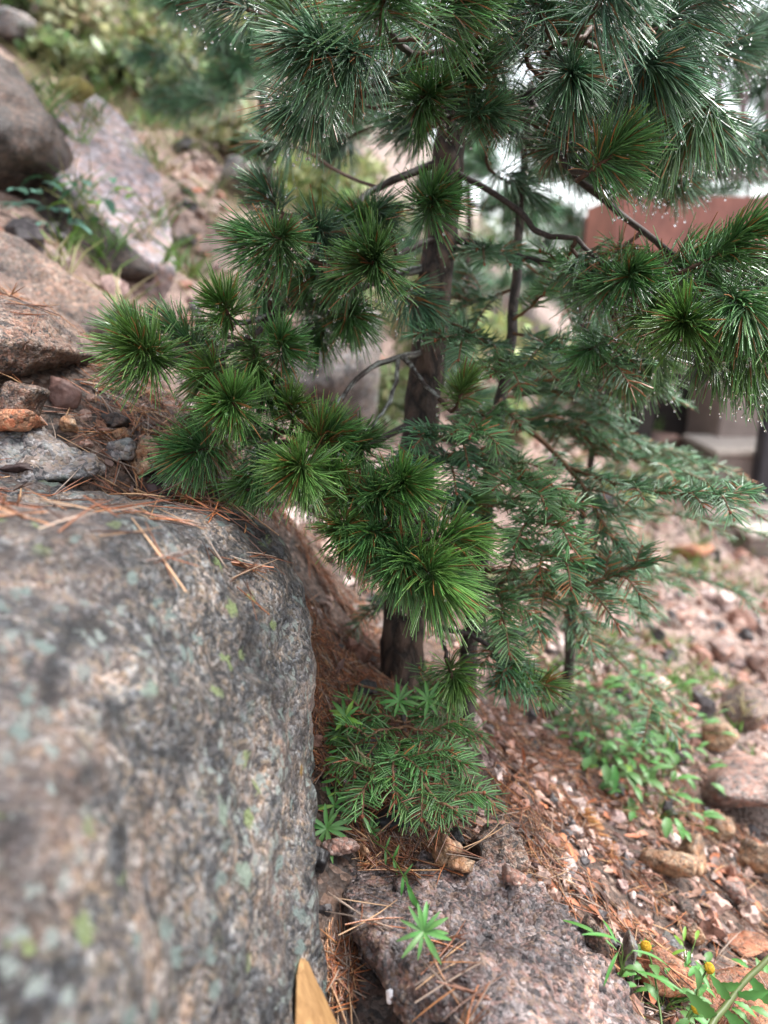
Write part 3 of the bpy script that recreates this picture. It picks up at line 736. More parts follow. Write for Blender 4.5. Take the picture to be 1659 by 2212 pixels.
def bg_pine(label, T, height, lean, nb, reach, seed, scale=1.0, z0=.15, tr=.03, group=None, taper=.5, cam_skip=None, per=(3, 6)):
    r = np.random.default_rng(seed); T = np.array(T, float)
    t = thing("pine_tree", label, "tree", T, group)
    top = np.array([lean[0], lean[1], height])
    path = smooth_path([np.zeros(3) - np.array([0, 0, .1]), top * .4 + r.normal(0, .02, 3), top], 14, .004)
    V, Q, Tt, C = tube_np(path, np.linspace(tr, tr * taper, len(path)), 9, .06)
    a = Acc(); a.add(V, Q, Tt, C); link("trunk", a.mesh("trunk", M_BARK), t)
    for b in range(nb):
        f = z0 + (1 - z0) * (b + r.uniform(0, 1)) / nb; o = top * f
        az = b * 2.4 + r.normal(0, .3)
        ln = reach * (1.15 - .75 * f) * r.uniform(.7, 1.15)
        d = np.array([math.cos(az), math.sin(az), 0]); tip = o + d * ln + np.array([0, 0, ln * r.uniform(.05, .4)])
        mid = o + d * ln * .5 + np.array([0, 0, -.03])
        br, bp = add_branch(t, np.zeros(3), [o, mid, tip], .008 * scale, .004 * scale, n=8)
        k = r.integers(per[0], per[1] + 1)
        for j in range(k):
            q = bp[int(len(bp) * (.35 + .65 * j / max(1, k - 1))) - 1] + r.normal(0, .045 * scale, 3) * (0 if j == k - 1 else 1)
            # choose the variant whose axis is closest to the branch direction, then turn it about z
            me, ax = PV[r.integers(6)]
            want = math.atan2(d[1], d[0]) + r.normal(0, .6); have = math.atan2(ax[1], ax[0])
            tf = link("needle_tuft", me, br, Vector(q)); tf.rotation_euler = (0, 0, want - have)
            s = scale * r.uniform(.85, 1.25); tf.scale = (s, s, s)
    return t

# ---- the main pine
T0 = P(868, 1440, 1.5); T0[2] = float(ground_z(T0[0], T0[1])) - .02
pine = thing("pine_tree", "young pine with a dark trunk and rain-beaded needle tufts at the picture's centre", "tree", T0)
tp = [T0 - np.array([0, 0, .06]), P(872, 1330, 1.5), P(895, 1040, 1.5), P(925, 760, 1.49), P(955, 480, 1.47), P(978, 260, 1.45), P(1000, 20, 1.42), P(1015, -200, 1.4), P(1025, -420, 1.38)]
path = smooth_path(tp, 64, .0015)
rad = np.interp(np.linspace(0, 1, len(path)), [0, .06, .15, .5, .8, 1], [.056, .044, .038, .031, .026, .022])
V, Q, Tt, C = tube_np(path, rad, 22, .035)
a = Acc(); a.add(V - T0, Q, Tt, C); link("trunk", a.mesh("trunk", M_BARK), pine)
def trunk_at(v):
    pv = [1106 - FPX * np.dot(p - CO, CU) / np.dot(p - CO, CF) for p in path]
    return path[int(np.argmin(np.abs(np.array(pv) - v)))]

MAIN = []     # (branch object, path)
def mb(pts, r0=.007, r1=.0035, from_trunk=None, **kw):
    w = [P(*p) for p in pts]
    if from_trunk is not None: w = [trunk_at(from_trunk)] + w
    o, pth = add_branch(pine, T0, w, r0, r1, n=18, **kw); MAIN.append((o, pth))
mb([(1090, 235, 1.36), (1140, 205, 1.3), (1205, 165, 1.22), (1280, 60, 1.1)], .007, from_trunk=250)
mb([(1140, 205, 1.3), (1190, 290, 1.27), (1225, 360, 1.2), (1270, 375, 1.12)], .006)
mb([(1100, 440, 1.38), (1170, 505, 1.32), (1245, 520, 1.28), (1330, 600, 1.22)], .0065, from_trunk=375)
mb([(1200, 350, 1.42), (1310, 435, 1.35), (1390, 500, 1.28), (1480, 565, 1.18), (1560, 600, 1.1)], .0075, from_trunk=210)
mb([(1150, 560, 1.45), (1290, 600, 1.35), (1390, 645, 1.25), (1470, 690, 1.17), (1560, 780, 1.1)], .007, from_trunk=520)
mb([(1200, 60, 1.3), (1330, 110, 1.22), (1450, 180, 1.15), (1540, 215, 1.1)], .007, from_trunk=120)
mb([(1300, 160, 1.3), (1400, 230, 1.3), (1420, 300, 1.34), (1450, 380, 1.38)], .007, from_trunk=60)
mb([(930, 150, 1.3), (880, 110, 1.15), (830, 60, 1.0)], .009, from_trunk=180)
mb([(880, 200, 1.3), (790, 200, 1.25), (720, 215, 1.2)], .007, from_trunk=240)
mb([(960, 250, 1.36), (920, 240, 1.28), (900, 240, 1.22)], .006, from_trunk=300)
mb([(760, 40, 1.25), (690, 110, 1.15), (650, 90, 1.08), (630, 50, 1.05)], .007, from_trunk=20)
mb([(820, 405, 1.45), (745, 455, 1.38), (690, 470, 1.33), (615, 465, 1.3)], .008, from_trunk=330, lich=.2)
mb([(880, 540, 1.38), (840, 575, 1.27), (800, 595, 1.17)], .006, from_trunk=500)
mb([(860, 590, 1.45), (720, 645, 1.38), (610, 670, 1.3), (540, 695, 1.25), (500, 700, 1.2)], .009, from_trunk=570, lich=.15)
mb([(610, 670, 1.3), (520, 740, 1.24), (420, 780, 1.2), (345, 785, 1.14)], .006)
mb([(860, 772, 1.4), (782, 808, 1.34), (735, 862, 1.3), (700, 900, 1.26)], .006, .003, from_trunk=765, lich=.35)
mb([(860, 772, 1.4), (850, 850, 1.36), (800, 930, 1.33), (778, 1000, 1.3)], .0045, .0025, lich=.45)
mb([(870, 770, 1.4), (905, 815, 1.36), (950, 862, 1.33)], .0055, .003, lich=.35)
mb([(860, 930, 1.42), (790, 960, 1.34), (700, 950, 1.28), (600, 930, 1.22), (510, 890, 1.16)], .008, from_trunk=900)
mb([(840, 1010, 1.4), (760, 1030, 1.3), (690, 1030, 1.2), (655, 1025, 1.12)], .007, from_trunk=980)
mb([(860, 1080, 1.38), (850, 1100, 1.3), (870, 1160, 1.22), (905, 1215, 1.16)], .008, from_trunk=1050)
mb([(830, 1090, 1.32), (780, 1120, 1.26), (750, 1150, 1.22)], .005, from_trunk=1060)
mb([(880, 1285, 1.4), (945, 1350, 1.34), (1020, 1372, 1.34), (1080, 1420, 1.33)], .006, .004, from_trunk=1270)
mb([(945, 1350, 1.34), (960, 1400, 1.3), (972, 1440, 1.26)], .004, .003)
mb([(930, 440, 1.36), (925, 455, 1.28)], .005, from_trunk=420)
mb([(1020, 150, 1.34), (1010, 160, 1.26)], .006, from_trunk=130)

TUFT_N = [0]
def tuft(u, v, d, ax, L=.05, nl=.078, nf=120, hue=G_PINE, droop=.22, **kw):
    base = P(u, v, d); axis = camdir(*ax); root = base - axis * L * .25
    best = min(MAIN, key=lambda m: np.min(np.linalg.norm(m[1] - root, axis=1)))
    i = int(np.argmin(np.linalg.norm(best[1] - root, axis=1))); q = best[1][i]
    dist = np.linalg.norm(q - root)
    if dist > .012:
        run = (root - q) / dist
        if np.dot(axis, run) < .35: axis = nrm(axis + run * (.55 - np.dot(axis, run)))     # a shoot leaves its twig forwards
        mid = (q + root) / 2 - axis * dist * .06 + np.array([0, 0, -.05 * dist])
        pth = smooth_path([q, mid, root, base + axis * L], 10, .0006)
    else: pth = smooth_path([root - axis * .01, root, base + axis * L], 8)
    V, Q, Tt, C = tube_np(pth, np.linspace(.0042, .0028, len(pth)), 6, .25, (.07, .038, .025))
    a = Acc(); a.add(V - T0, Q, Tt, C); link("twig", a.mesh("twig", M_TWIG), best[0])
    make_tuft("needle_tuft", best[0], T0, base, axis, L, nl, nf, hue, droop=droop, **kw)
    TUFT_N[0] += 1
B, G, Y = G_PINE_BLUE, G_PINE, G_PINE_LIME
# top
tuft(825, 40, .96, (.1, .2, 1), .07, .094, 250, G, droop=.26); tuft(930, 60, 1.06, (.5, .1, .8), .06, .088, 170, G, droop=.25); tuft(745, 120, 1.06, (-.4, -.2, .8), .06, .085, 170, B, droop=.28); tuft(1060, 40, 1.12, (.2, .2, .7), .07, .085, 150, B, droop=.28); tuft(800, 110, 1.08, (-.2, -.5, .8), .05, .085, 130, B)
tuft(632, 45, 1.05, (-.1, 1, .3), .05, .06, 110, Y, droop=.05); tuft(560, 30, 1.25, (-.8, .1, .3), .07, .075, 120, B)
tuft(900, 240, 1.2, (.2, .05, 1), .045, .078, 150, G); tuft(715, 215, 1.2, (-.8, -.3, .3), .06, .075, 130, B); tuft(690, 130, 1.15, (-.6, -.4, .5), .06, .08, 130, B)
tuft(1010, 158, 1.24, (.2, .4, .8), .045, .078, 140, G); tuft(1100, 90, 1.3, (.1, .6, .5), .07, .08, 140, B)
tuft(1280, 30, 1.0, (.4, .3, .7), .10, .096, 300, B, droop=.3); tuft(1180, 60, 1.12, (-.4, .4, .5), .07, .088, 190, B, droop=.3)
tuft(1420, 60, 1.1, (.7, .3, .3), .1, .085, 200, B, droop=.3); tuft(1350, 130, 1.12, (.4, -.5, .5), .07, .088, 180, B, droop=.28); tuft(1230, 150, 1.14, (-.1, -.6, .6), .06, .088, 170, B, droop=.28)
tuft(1545, 215, 1.1, (.75, .35, .35), .09, .085, 210, G, droop=.3); tuft(1480, 225, 1.16, (.4, .2, .5), .06, .08, 130, B, droop=.28)
tuft(1430, 330, 1.38, (.15, -.7, .2), .08, .08, 150, B, droop=.3); tuft(1450, 370, 1.42, (.3, -.7, .1), .05, .07, 90, B, droop=.3); tuft(1400, 250, 1.34, (-.3, -.4, .3), .06, .08, 130, B)
tuft(1272, 372, 1.12, (.6, .25, .7), .05, .078, 160, G); tuft(1225, 330, 1.22, (-.1, .5, .5), .05, .07, 110, B); tuft(1190, 280, 1.3, (.4, .2, .4), .05, .07, 110, B)
tuft(922, 465, 1.24, (.3, .15, 1), .045, .074, 150, G); tuft(800, 597, 1.14, (.1, .15, 1), .045, .08, 170, G); tuft(640, 552, 1.2, (-.7, .1, .5), .06, .075, 130, G)
tuft(612, 462, 1.3, (-.5, .6, .2), .05, .06, 110, B); tuft(700, 520, 1.28, (-.2, .4, .6), .05, .078, 120, B); tuft(760, 490, 1.34, (.2, .6, .4), .05, .075, 110, B)
tuft(860, 620, 1.34, (.6, -.3, .3), .05, .07, 110, B); tuft(720, 640, 1.36, (.1, -.2, .6), .05, .07, 90, B)
# left
tuft(497, 695, 1.18, (-.05, .8, .5), .045, .06, 120, Y, droop=.08); tuft(340, 782, 1.12, (-.3, .1, 1), .05, .082, 170, Y); tuft(325, 755, 1.24, (-.6, .5, .3), .04, .07, 110, G, drops=12)
tuft(430, 760, 1.22, (-.2, .5, .5), .05, .07, 110, G); tuft(510, 888, 1.13, (.1, .15, 1), .045, .07, 160, Y); tuft(455, 965, 1.16, (-.5, -.25, .6), .05, .066, 140, G)
tuft(605, 770, 1.2, (.1, .3, .8), .04, .058, 110, G); tuft(632, 915, 1.2, (.1, .5, .8), .04, .05, 90, Y); tuft(655, 1027, 1.08, (-.05, .1, 1), .045, .078, 180, Y)
tuft(560, 830, 1.24, (.1, .2, .6), .05, .065, 110, G); tuft(735, 870, 1.32, (.4, .2, .5), .04, .058, 90, G); tuft(590, 960, 1.22, (.2, -.2, .6), .05, .07, 120, G); tuft(700, 960, 1.24, (.3, .2, .6), .05, .068, 120, G)
tuft(770, 980, 1.28, (.3, .1, .6), .05, .066, 110, G); tuft(845, 1055, 1.18, (.5, .1, .7), .05, .074, 140, Y); tuft(800, 1075, 1.2, (0, -.3, .8), .05, .07, 130, G)
tuft(752, 1152, 1.18, (-.1, .1, .9), .045, .066, 130, Y, brown=.14); tuft(835, 1150, 1.2, (.3, -.4, .7), .06, .078, 150, G)
tuft(905, 1215, 1.12, (.35, -.35, .8), .06, .085, 200, Y); tuft(870, 1185, 1.16, (.0, -.4, .7), .06, .08, 170, G); tuft(925, 1170, 1.16, (.7, .05, .5), .05, .078, 140, Y)
tuft(970, 1440, 1.24, (.25, -.7, .5), .04, .056, 100, Y, droop=.3); tuft(1075, 1425, 1.32, (.7, -.3, .3), .04, .05, 60, Y, brown=.15)
tuft(985, 878, 1.28, (.2, .5, .6), .04, .055, 80, Y, brown=.12); tuft(1150, 1480, 1.3, (.6, .1, .5), .03, .05, 50, Y, brown=.25)
# right
tuft(1330, 605, 1.2, (.5, .1, .6), .06, .075, 140, G); tuft(1470, 605, 1.14, (.8, .05, .45), .1, .075, 200, G, droop=.24); tuft(1560, 620, 1.08, (.9, .05, .3), .1, .078, 200, G, droop=.24)
tuft(1410, 585, 1.2, (.6, .2, .3), .07, .07, 110, G, brown=.14); tuft(1400, 675, 1.2, (.7, .1, .5), .07, .072, 140, Y); tuft(1480, 715, 1.12, (.7, .0, .6), .08, .078, 180, Y, droop=.24)
tuft(1590, 765, 1.06, (.85, .0, .4), .1, .076, 190, Y, droop=.24); tuft(1520, 745, 1.14, (.6, -.1, .5), .07, .076, 150, G, droop=.24); tuft(1650, 690, 1.12, (.9, .0, .2), .08, .075, 140, G, droop=.24)
tuft(1640, 560, 1.16, (.8, .3, .2), .08, .07, 110, G, droop=.3); tuft(1350, 530, 1.28, (.5, .3, .4), .06, .065, 60, G, brown=.4)
tuft(1180, 320, 1.35, (.3, -.2, .5), .05, .07, 110, B); tuft(1250, 540, 1.28, (.5, -.1, .5), .05, .07, 120, B)
tuft(1560, 110, 1.5, (.6, .2, .3), .07, .085, 130, B); tuft(1610, 60, 1.6, (.7, .2, .2), .07, .085, 130, B); tuft(1500, 130, 1.45, (.5, -.2, .4), .07, .085, 130, B); tuft(1590, 290, 1.4, (.7, -.3, .3), .07, .08, 130, B); tuft(1510, 320, 1.5, (.5, -.5, .2), .07, .08, 120, B); tuft(1350, 260, 1.5, (.3, -.4, .3), .06, .08, 120, B); tuft(1330, 360, 1.45, (.4, -.5, .3), .06, .075, 110, B)
# smaller side shoots that fill between the main tufts
rx_ = np.random.default_rng(17)
for (u0, u1, v0, v1, n_, hu) in ((560, 880, 470, 690, 12, G), (430, 640, 720, 960, 9, Y), (580, 800, 940, 1080, 8, Y), (760, 960, 1080, 1240, 6, Y), (1290, 1620, 590, 790, 12, G), (640, 1150, 20, 260, 16, B), (1150, 1560, 20, 330, 18, B)):
    for _ in range(n_):
        u, v = rx_.uniform(u0, u1), rx_.uniform(v0, v1)
        if u < 560 and v > 900: continue
        if u > 1380 and 400 < v < 540: continue
        tuft(u, v, rx_.uniform(1.18, 1.42), (rx_.normal(0, .6), rx_.normal(0, .4), rx_.uniform(.0, .9)), rx_.uniform(.03, .07), rx_.uniform(.055, .08), int(rx_.uniform(60, 110)), hu * rx_.uniform(.8, 1.2), droop=rx_.uniform(.15, .4), drops=20, brown=rx_.choice((.04, .06, .2)), segs=2)
# deeper tufts behind and around the trunk
rr = np.random.default_rng(3)
for i in range(36):
    u = rr.uniform(620, 1420); v = rr.uniform(-40, 400); d = rr.uniform(1.45, 1.85)
    if 690 < u < 1020 and v > 300: continue
    if u > 1340 and v > 330: continue
    tuft(u, v, d, (np.sign(u - 980) * rr.uniform(.2, .9), rr.uniform(-.4, .5), rr.uniform(-.3, .6)), rr.uniform(.04, .08), rr.uniform(.07, .085), 80, B * rr.uniform(.85, 1.15), droop=.3, drops=22, segs=2, width=.0024)

# ---- pines behind
def gpt(u, v, d):
    p = P(u, v, d); p[2] = float(ground_z(p[0], p[1])) - .03; return p
bg_pine("blurred young pine behind the main pine, left of it", gpt(610, 740, 3.1), 2.1, (-.1, .1), 24, .72, 31, 1.25, z0=.4, tr=.02)
bg_pine("blurred pine sapling standing behind the blue-grey boulder", gpt(980, 900, 3.4), 1.5, (.05, .1), 9, .5, 32, 1.3, z0=.2, tr=.02)
far = [(1290, 800, 9, "right of the fir's tip"), (1560, 830, 15, "beyond the deck railing"), (760, 200, 10, "high on the hillside left of the trunk")]
for i, (u, v, d, w) in enumerate(far):
    bg_pine("distant blurred pine tree " + w, gpt(u, v, d), [4.2, 6, 3.6][i], (.1, 0), 30, 1.2, 50 + i, 3.0, z0=.2, tr=.07, group="distant pines beyond the young pine")

# ------------------------------------------------------------------ firs
G_FIR = np.array([.080, .190, .084]); G_FIR_L = np.array([.120, .250, .092]); TW_FIR = (.16, .085, .045)
def spray_acc(path, nl=.037, step=.0014, hue=G_FIR, flat=13, droop=.10, brown=.02, r=.0016, bare=0.0, width=.0028, twig=TW_FIR, bud=True, rows=1, segs=2):
    """one fir twig with its combed needles; returns (Acc, list of material indices)"""
    path = np.asarray(path); seg = np.linalg.norm(np.diff(path, axis=0), axis=1); cum = np.concatenate([[0], np.cumsum(seg)])
    a = Acc(); V, Q, T, C = tube_np(path, np.linspace(r * 1.5, r, len(path)), 5, .15, twig); a.add(V, Q, T, C); m = [0] * len(Q); mt = [0] * len(T)
    n = max(4, int(cum[-1] * (1 - bare) / step)); s_ = np.linspace(cum[-1] * bare, cum[-1], n) + RNG.normal(0, step * .3, n)
    pos = np.stack([np.interp(s_, cum, path[:, k]) for k in range(3)], 1)
    tg = nrm(np.stack([np.interp(s_ + .004, cum, path[:, k]) - np.interp(s_ - .004, cum, path[:, k]) for k in range(3)], 1) + 1e-6)
    side = nrm(np.cross(tg, [0, 0, 1.0])); up = np.cross(side, tg)
    az = np.where(RNG.uniform(0, 1, n) < .5, 0, math.pi) + RNG.normal(0, math.radians(flat), n) 
    loose = RNG.uniform(0, 1, n) < .22
    up_b = np.sin(az) + np.where(loose, RNG.uniform(.3, 1.2, n), RNG.uniform(.0, .22, n))
    rad = nrm(side * np.cos(az)[:, None] + up * up_b[:, None])
    fw = np.interp(s_ / cum[-1], [0, .8, 1], [math.cos(math.radians(74)), math.cos(math.radians(64)), math.cos(math.radians(25))])[:, None]
    d = nrm(tg * fw + rad * np.sqrt(1 - fw ** 2) + RNG.normal(0, .045, (n, 3)))
    ln = nl * RNG.uniform(.75, 1.1, n) * np.interp(s_ / cum[-1], [0, .15, .85, 1], [.8, 1, 1, .75])
    bend = RNG.normal(0, .05, (n, 3)) * ln[:, None] + tg * (ln * .12)[:, None]; bend[:, 2] -= droop * ln
    col = hue * RNG.uniform(.7, 1.35, (n, 1)) * (1 + RNG.normal(0, .06, (n, 3)))
    isb = RNG.uniform(0, 1, n) < brown; col[isb] = np.array([.34, .13, .045]) * RNG.uniform(.6, 1.3, (isb.sum(), 1))
    tip = col * 1.25 + np.array([.012, .02, .008])
    V, Q, C, tips = needles_np(pos, d, ln, width * RNG.uniform(.8, 1.15, n), bend, np.clip(col, .005, 1), np.clip(tip, .005, 1), segs, 3, .6)
    a.add(V, Q, None, C); m += [1] * len(Q)
    if bud:
        DV, DF = balls_np(path[-1:] , np.array([.0028]), 1.3); a.add(DV, None, DF, np.array([.22, .07, .035])); mt += [0] * len(DF)
    k = RNG.permutation(n)[:max(1, n // 14)]
    c = tips[k].copy(); rr_ = RNG.uniform(.0008, .0015, len(k)); c[:, 2] -= rr_
    DV, DF = balls_np(c, rr_, 1.1); a.add(DV, None, DF, np.ones(3)); mt += [2] * len(DF)
    return a, m + mt
def spray_obj(name, parent, path, T, **kw):
    a, mi = spray_acc(np.asarray(path) - T, **kw)
    F = [np.vstack(x) for x in (a.Q, a.T) if x]
    me = mesh_np(name, np.vstack(a.V), F, [M_TWIG, M_FIR, M_WATER], np.vstack(a.C), True, np.array(mi))
    return link(name, me, parent)
def fir_branch(tree, T, pts, ntw=6, tl=.11, hue=G_FIR, spread=48, r=.0024, flatn=None, brown=.05, start=.25, drp=.01, world=False, twb=None, nl=.037, step=.0014):
    w = [np.asarray(p, float) if world else P(*p) for p in pts]
    path = smooth_path(w, 18, .001)
    br = spray_obj("branch", tree, path, T, hue=hue, r=r, bare=start * .8, brown=brown, nl=nl, step=step * 1.2)
    nrmv = np.array([0, 0, 1.0]) if flatn is None else nrm(flatn)
    ntw = max(3, int(ntw * .85))
    for j in range(ntw):
        f = start + (.93 - start) * (j + .5) / ntw; i = min(len(path) - 2, int(f * (len(path) - 1)))
        tg = nrm(path[i + 1] - path[i]); sd = nrm(np.cross(tg, nrmv)) * (1 if j % 2 else -1)
        a = math.radians(spread + RNG.normal(0, 7)); d = nrm(tg * math.cos(a) + sd * math.sin(a) + RNG.normal(0, .1, 3))
        ln = tl * (1.15 - .6 * f) * RNG.uniform(.75, 1.15)
        p0 = path[i]; p2 = p0 + d * ln + np.array([0, 0, -drp]); p1 = p0 + d * ln * .5 + np.array([0, 0, .004])
        spray_obj("spray", br, smooth_path([p0, p1, p2], 8), T, hue=hue, brown=brown if twb is None else twb, nl=nl * RNG.uniform(.85, 1.05), step=step)
    return br

T1 = gpt(1000, 1500, 1.5)
fir = thing("fir_sapling", "slender fir sapling with blue-green sprays right of the pine trunk", "tree", T1)
fp = smooth_path([T1 - np.array([0, 0, .05]), P(1015, 1400, 1.5), P(1040, 1200, 1.52), P(1060, 1000, 1.52), P(1085, 860, 1.53), P(1105, 720, 1.54), P(1120, 520, 1.55), P(1135, 330, 1.55), P(1145, 180, 1.55)], 40, .002)
V, Q, Tt, C = tube_np(fp, np.linspace(.019, .006, len(fp)), 12, .06); a = Acc(); a.add(V - T1, Q, Tt, C); link("trunk", a.mesh("trunk", M_FBARK), fir)
TOWARD = -CF + .6 * CU
fir_branch(fir, T1, [(1110, 690, 1.53), (1160, 650, 1.45), (1210, 595, 1.36), (1232, 545, 1.3)], 7, .1, G_FIR_L, flatn=TOWARD)
fir_branch(fir, T1, [(1110, 720, 1.53), (1160, 735, 1.42), (1215, 765, 1.33), (1300, 775, 1.28), (1385, 780, 1.25)], 9, .11, G_FIR, flatn=TOWARD)
fir_branch(fir, T1, [(1105, 760, 1.53), (1060, 740, 1.42), (1000, 725, 1.33), (940, 735, 1.27)], 5, .09, G_FIR, flatn=TOWARD)
fir_branch(fir, T1, [(1100, 790, 1.53), (1140, 790, 1.42), (1095, 800, 1.33), (1060, 812, 1.27)], 5, .08, G_FIR_L, flatn=TOWARD)
fir_branch(fir, T1, [(1085, 860, 1.53), (1060, 890, 1.42), (1030, 920, 1.3), (1015, 945, 1.2)], 7, .09, G_FIR_L, flatn=TOWARD)
fir_branch(fir, T1, [(1085, 870, 1.53), (1030, 930, 1.4), (970, 950, 1.3), (905, 935, 1.25)], 6, .09, G_FIR, flatn=TOWARD)
fir_branch(fir, T1, [(1065, 960, 1.52), (1010, 985, 1.4), (950, 1000, 1.3), (880, 1015, 1.24)], 7, .1, G_FIR, flatn=TOWARD)
fir_branch(fir, T1, [(1060, 1050, 1.52), (1020, 1085, 1.4), (970, 1085, 1.3), (915, 1065, 1.24)], 6, .1, G_FIR, flatn=TOWARD)
fir_branch(fir, T1, [(1070, 960, 1.52), (1100, 1010, 1.38), (1135, 1050, 1.28), (1180, 1080, 1.22)], 8, .1, G_FIR_L, flatn=TOWARD)
fir_branch(fir, T1, [(1060, 1050, 1.52), (1110, 1085, 1.38), (1160, 1125, 1.28), (1240, 1140, 1.23)], 8, .1, G_FIR_L, flatn=TOWARD, brown=.05)
fir_branch(fir, T1, [(1090, 880, 1.53), (1180, 960, 1.5), (1250, 1040, 1.45), (1290, 1110, 1.4), (1360, 1220, 1.36)], 9, .11, G_FIR, flatn=TOWARD, start=.4, r=.004, brown=.06)
fir_branch(fir, T1, [(1230, 1010, 1.47), (1330, 1045, 1.38), (1440, 1065, 1.3), (1540, 1070, 1.26), (1625, 1060, 1.24)], 9, .07, G_FIR, start=.2, drp=.015)
fir_branch(fir, T1, [(1050, 1120, 1.52), (1120, 1170, 1.38), (1180, 1200, 1.28), (1260, 1215, 1.22)], 8, .1, G_FIR_L, flatn=TOWARD, brown=.12)
fir_branch(fir, T1, [(1045, 1230, 1.51), (1130, 1240, 1.42), (1230, 1270, 1.36), (1330, 1240, 1.33), (1420, 1210, 1.3)], 9, .1, G_FIR, flatn=TOWARD, brown=.2, r=.004, start=.3)
fir_branch(fir, T1, [(1045, 1240, 1.51), (1070, 1270, 1.36), (1085, 1310, 1.27), (1080, 1350, 1.22)], 7, .09, G_FIR_L, flatn=TOWARD, brown=.06)
fir_branch(fir, T1, [(1020, 1370, 1.5), (1080, 1380, 1.38), (1105, 1430, 1.3), (1090, 1500, 1.27)], 6, .07, G_FIR, flatn=TOWARD)
fir_branch(fir, T1, [(1035, 1260, 1.51), (1120, 1280, 1.5), (1210, 1300, 1.48), (1290, 1350, 1.45)], 8, .11, G_FIR, flatn=TOWARD, brown=.08)
fir_branch(fir, T1, [(1120, 520, 1.55), (1070, 540, 1.48), (1030, 540, 1.42)], 6, .1, G_FIR, flatn=TOWARD)
fir_branch(fir, T1, [(1120, 560, 1.55), (1180, 600, 1.6), (1280, 640, 1.6), (1350, 680, 1.6)], 8, .13, G_FIR, flatn=TOWARD)
fir_branch(fir, T1, [(1115, 620, 1.55), (1040, 650, 1.6), (970, 640, 1.6)], 6, .12, G_FIR, flatn=TOWARD)
for i in range(12):      # the fir's further boughs, behind its trunk and drooping to the right
    v0 = rr.uniform(780, 1330); s_ = 1 if i % 4 else -1
    o = np.array(fp[int(np.argmin([abs((1106 - FPX * np.dot(p - CO, CU) / np.dot(p - CO, CF)) - v0) for p in fp]))])
    ln = rr.uniform(.3, .5) * (.55 if s_ < 0 else 1)
    dd = nrm(np.array([s_ * rr.uniform(.5, 1), rr.uniform(.1, .8), 0]))
    fir_branch(fir, T1, [o, o + dd * ln * .5 + np.array([0, 0, .0]), o + dd * ln + np.array([0, 0, -.09])], 6, .15, G_FIR * .95, world=True, brown=.06, step=.002, start=.2)

# second fir just behind, drooping over the right slope
T3 = gpt(1230, 1420, 1.95)
fir2 = thing("fir_sapling", "bushy blurred fir behind the slender sapling, drooping over the right slope", "tree", T3)
f2 = smooth_path([T3 - np.array([0, 0, .05]), T3 + np.array([0, 0, .4]), T3 + np.array([.03, 0, .85])], 12, .002)
V, Q, Tt, C = tube_np(f2, np.linspace(.016, .006, len(f2)), 8, .08); a = Acc(); a.add(V - T3, Q, Tt, C); link("trunk", a.mesh("trunk", M_FBARK), fir2)
for i in range(10):
    o = f2[rr.integers(1, 11)]; az = rr.uniform(-1.5, 1.2); ln = rr.uniform(.25, .55)
    dd = np.array([math.cos(az), math.sin(az) * .8, 0])
    fir_branch(fir2, T3, [o, o + dd * ln * .5, o + dd * ln + np.array([0, 0, -.08])], 5, .15, G_FIR, world=True, brown=.08, step=.0024, start=.15, nl=.034)

# foreground seedling
G_SEED = np.array([.092, .205, .060])
T2 = P(872, 1600, 1.22); T2[2] = float(ground_z(T2[0], T2[1])) - .02
seed_f = thing("fir_seedling", "low fir seedling fanning its sprays over the needles beside the lichen boulder", "tree", T2)
sp = smooth_path([T2, T2 + np.array([0, 0, .04]), P(872, 1545, 1.2)], 8)
V, Q, Tt, C = tube_np(sp, np.linspace(.006, .004, len(sp)), 8, .1); a = Acc(); a.add(V - T2, Q, Tt, C); link("stem", a.mesh("stem", M_FBARK), seed_f)
FN = -CF + .3 * CU
for pts, n_, tl, hu in (([(870, 1590, 1.19), (835, 1650, 1.13), (795, 1695, 1.1), (765, 1730, 1.08)], 3, .06, G_SEED * 1.2),
                        ([(870, 1590, 1.19), (880, 1640, 1.13), (915, 1690, 1.1), (945, 1735, 1.08), (955, 1765, 1.07)], 3, .062, G_SEED),
                        ([(870, 1580, 1.19), (920, 1630, 1.14), (955, 1680, 1.12), (985, 1720, 1.1), (1000, 1740, 1.09)], 3, .065, G_SEED),
                        ([(870, 1570, 1.19), (930, 1580, 1.17), (985, 1620, 1.16), (1015, 1690, 1.15), (1030, 1730, 1.14)], 3, .062, G_SEED),
                        ([(870, 1570, 1.19), (820, 1580, 1.16), (770, 1610, 1.14), (730, 1650, 1.12)], 3, .062, G_SEED),
                        ([(870, 1560, 1.2), (820, 1545, 1.2), (760, 1560, 1.2), (715, 1590, 1.19)], 3, .062, G_SEED),
                        ([(870, 1560, 1.2), (900, 1520, 1.24), (930, 1490, 1.28), (950, 1470, 1.3)], 3, .06, G_SEED),
                        ([(870, 1560, 1.2), (930, 1550, 1.25), (980, 1560, 1.27), (1010, 1600, 1.28)], 3, .06, G_SEED),
                        ([(870, 1590, 1.19), (850, 1650, 1.12), (850, 1700, 1.1), (855, 1735, 1.09)], 3, .06, G_SEED * 1.2)):
    fir_branch(seed_f, T2, pts, n_, tl, hu, flatn=FN, brown=.04, r=.0018, start=.12, drp=.0, nl=.034, step=.0017)

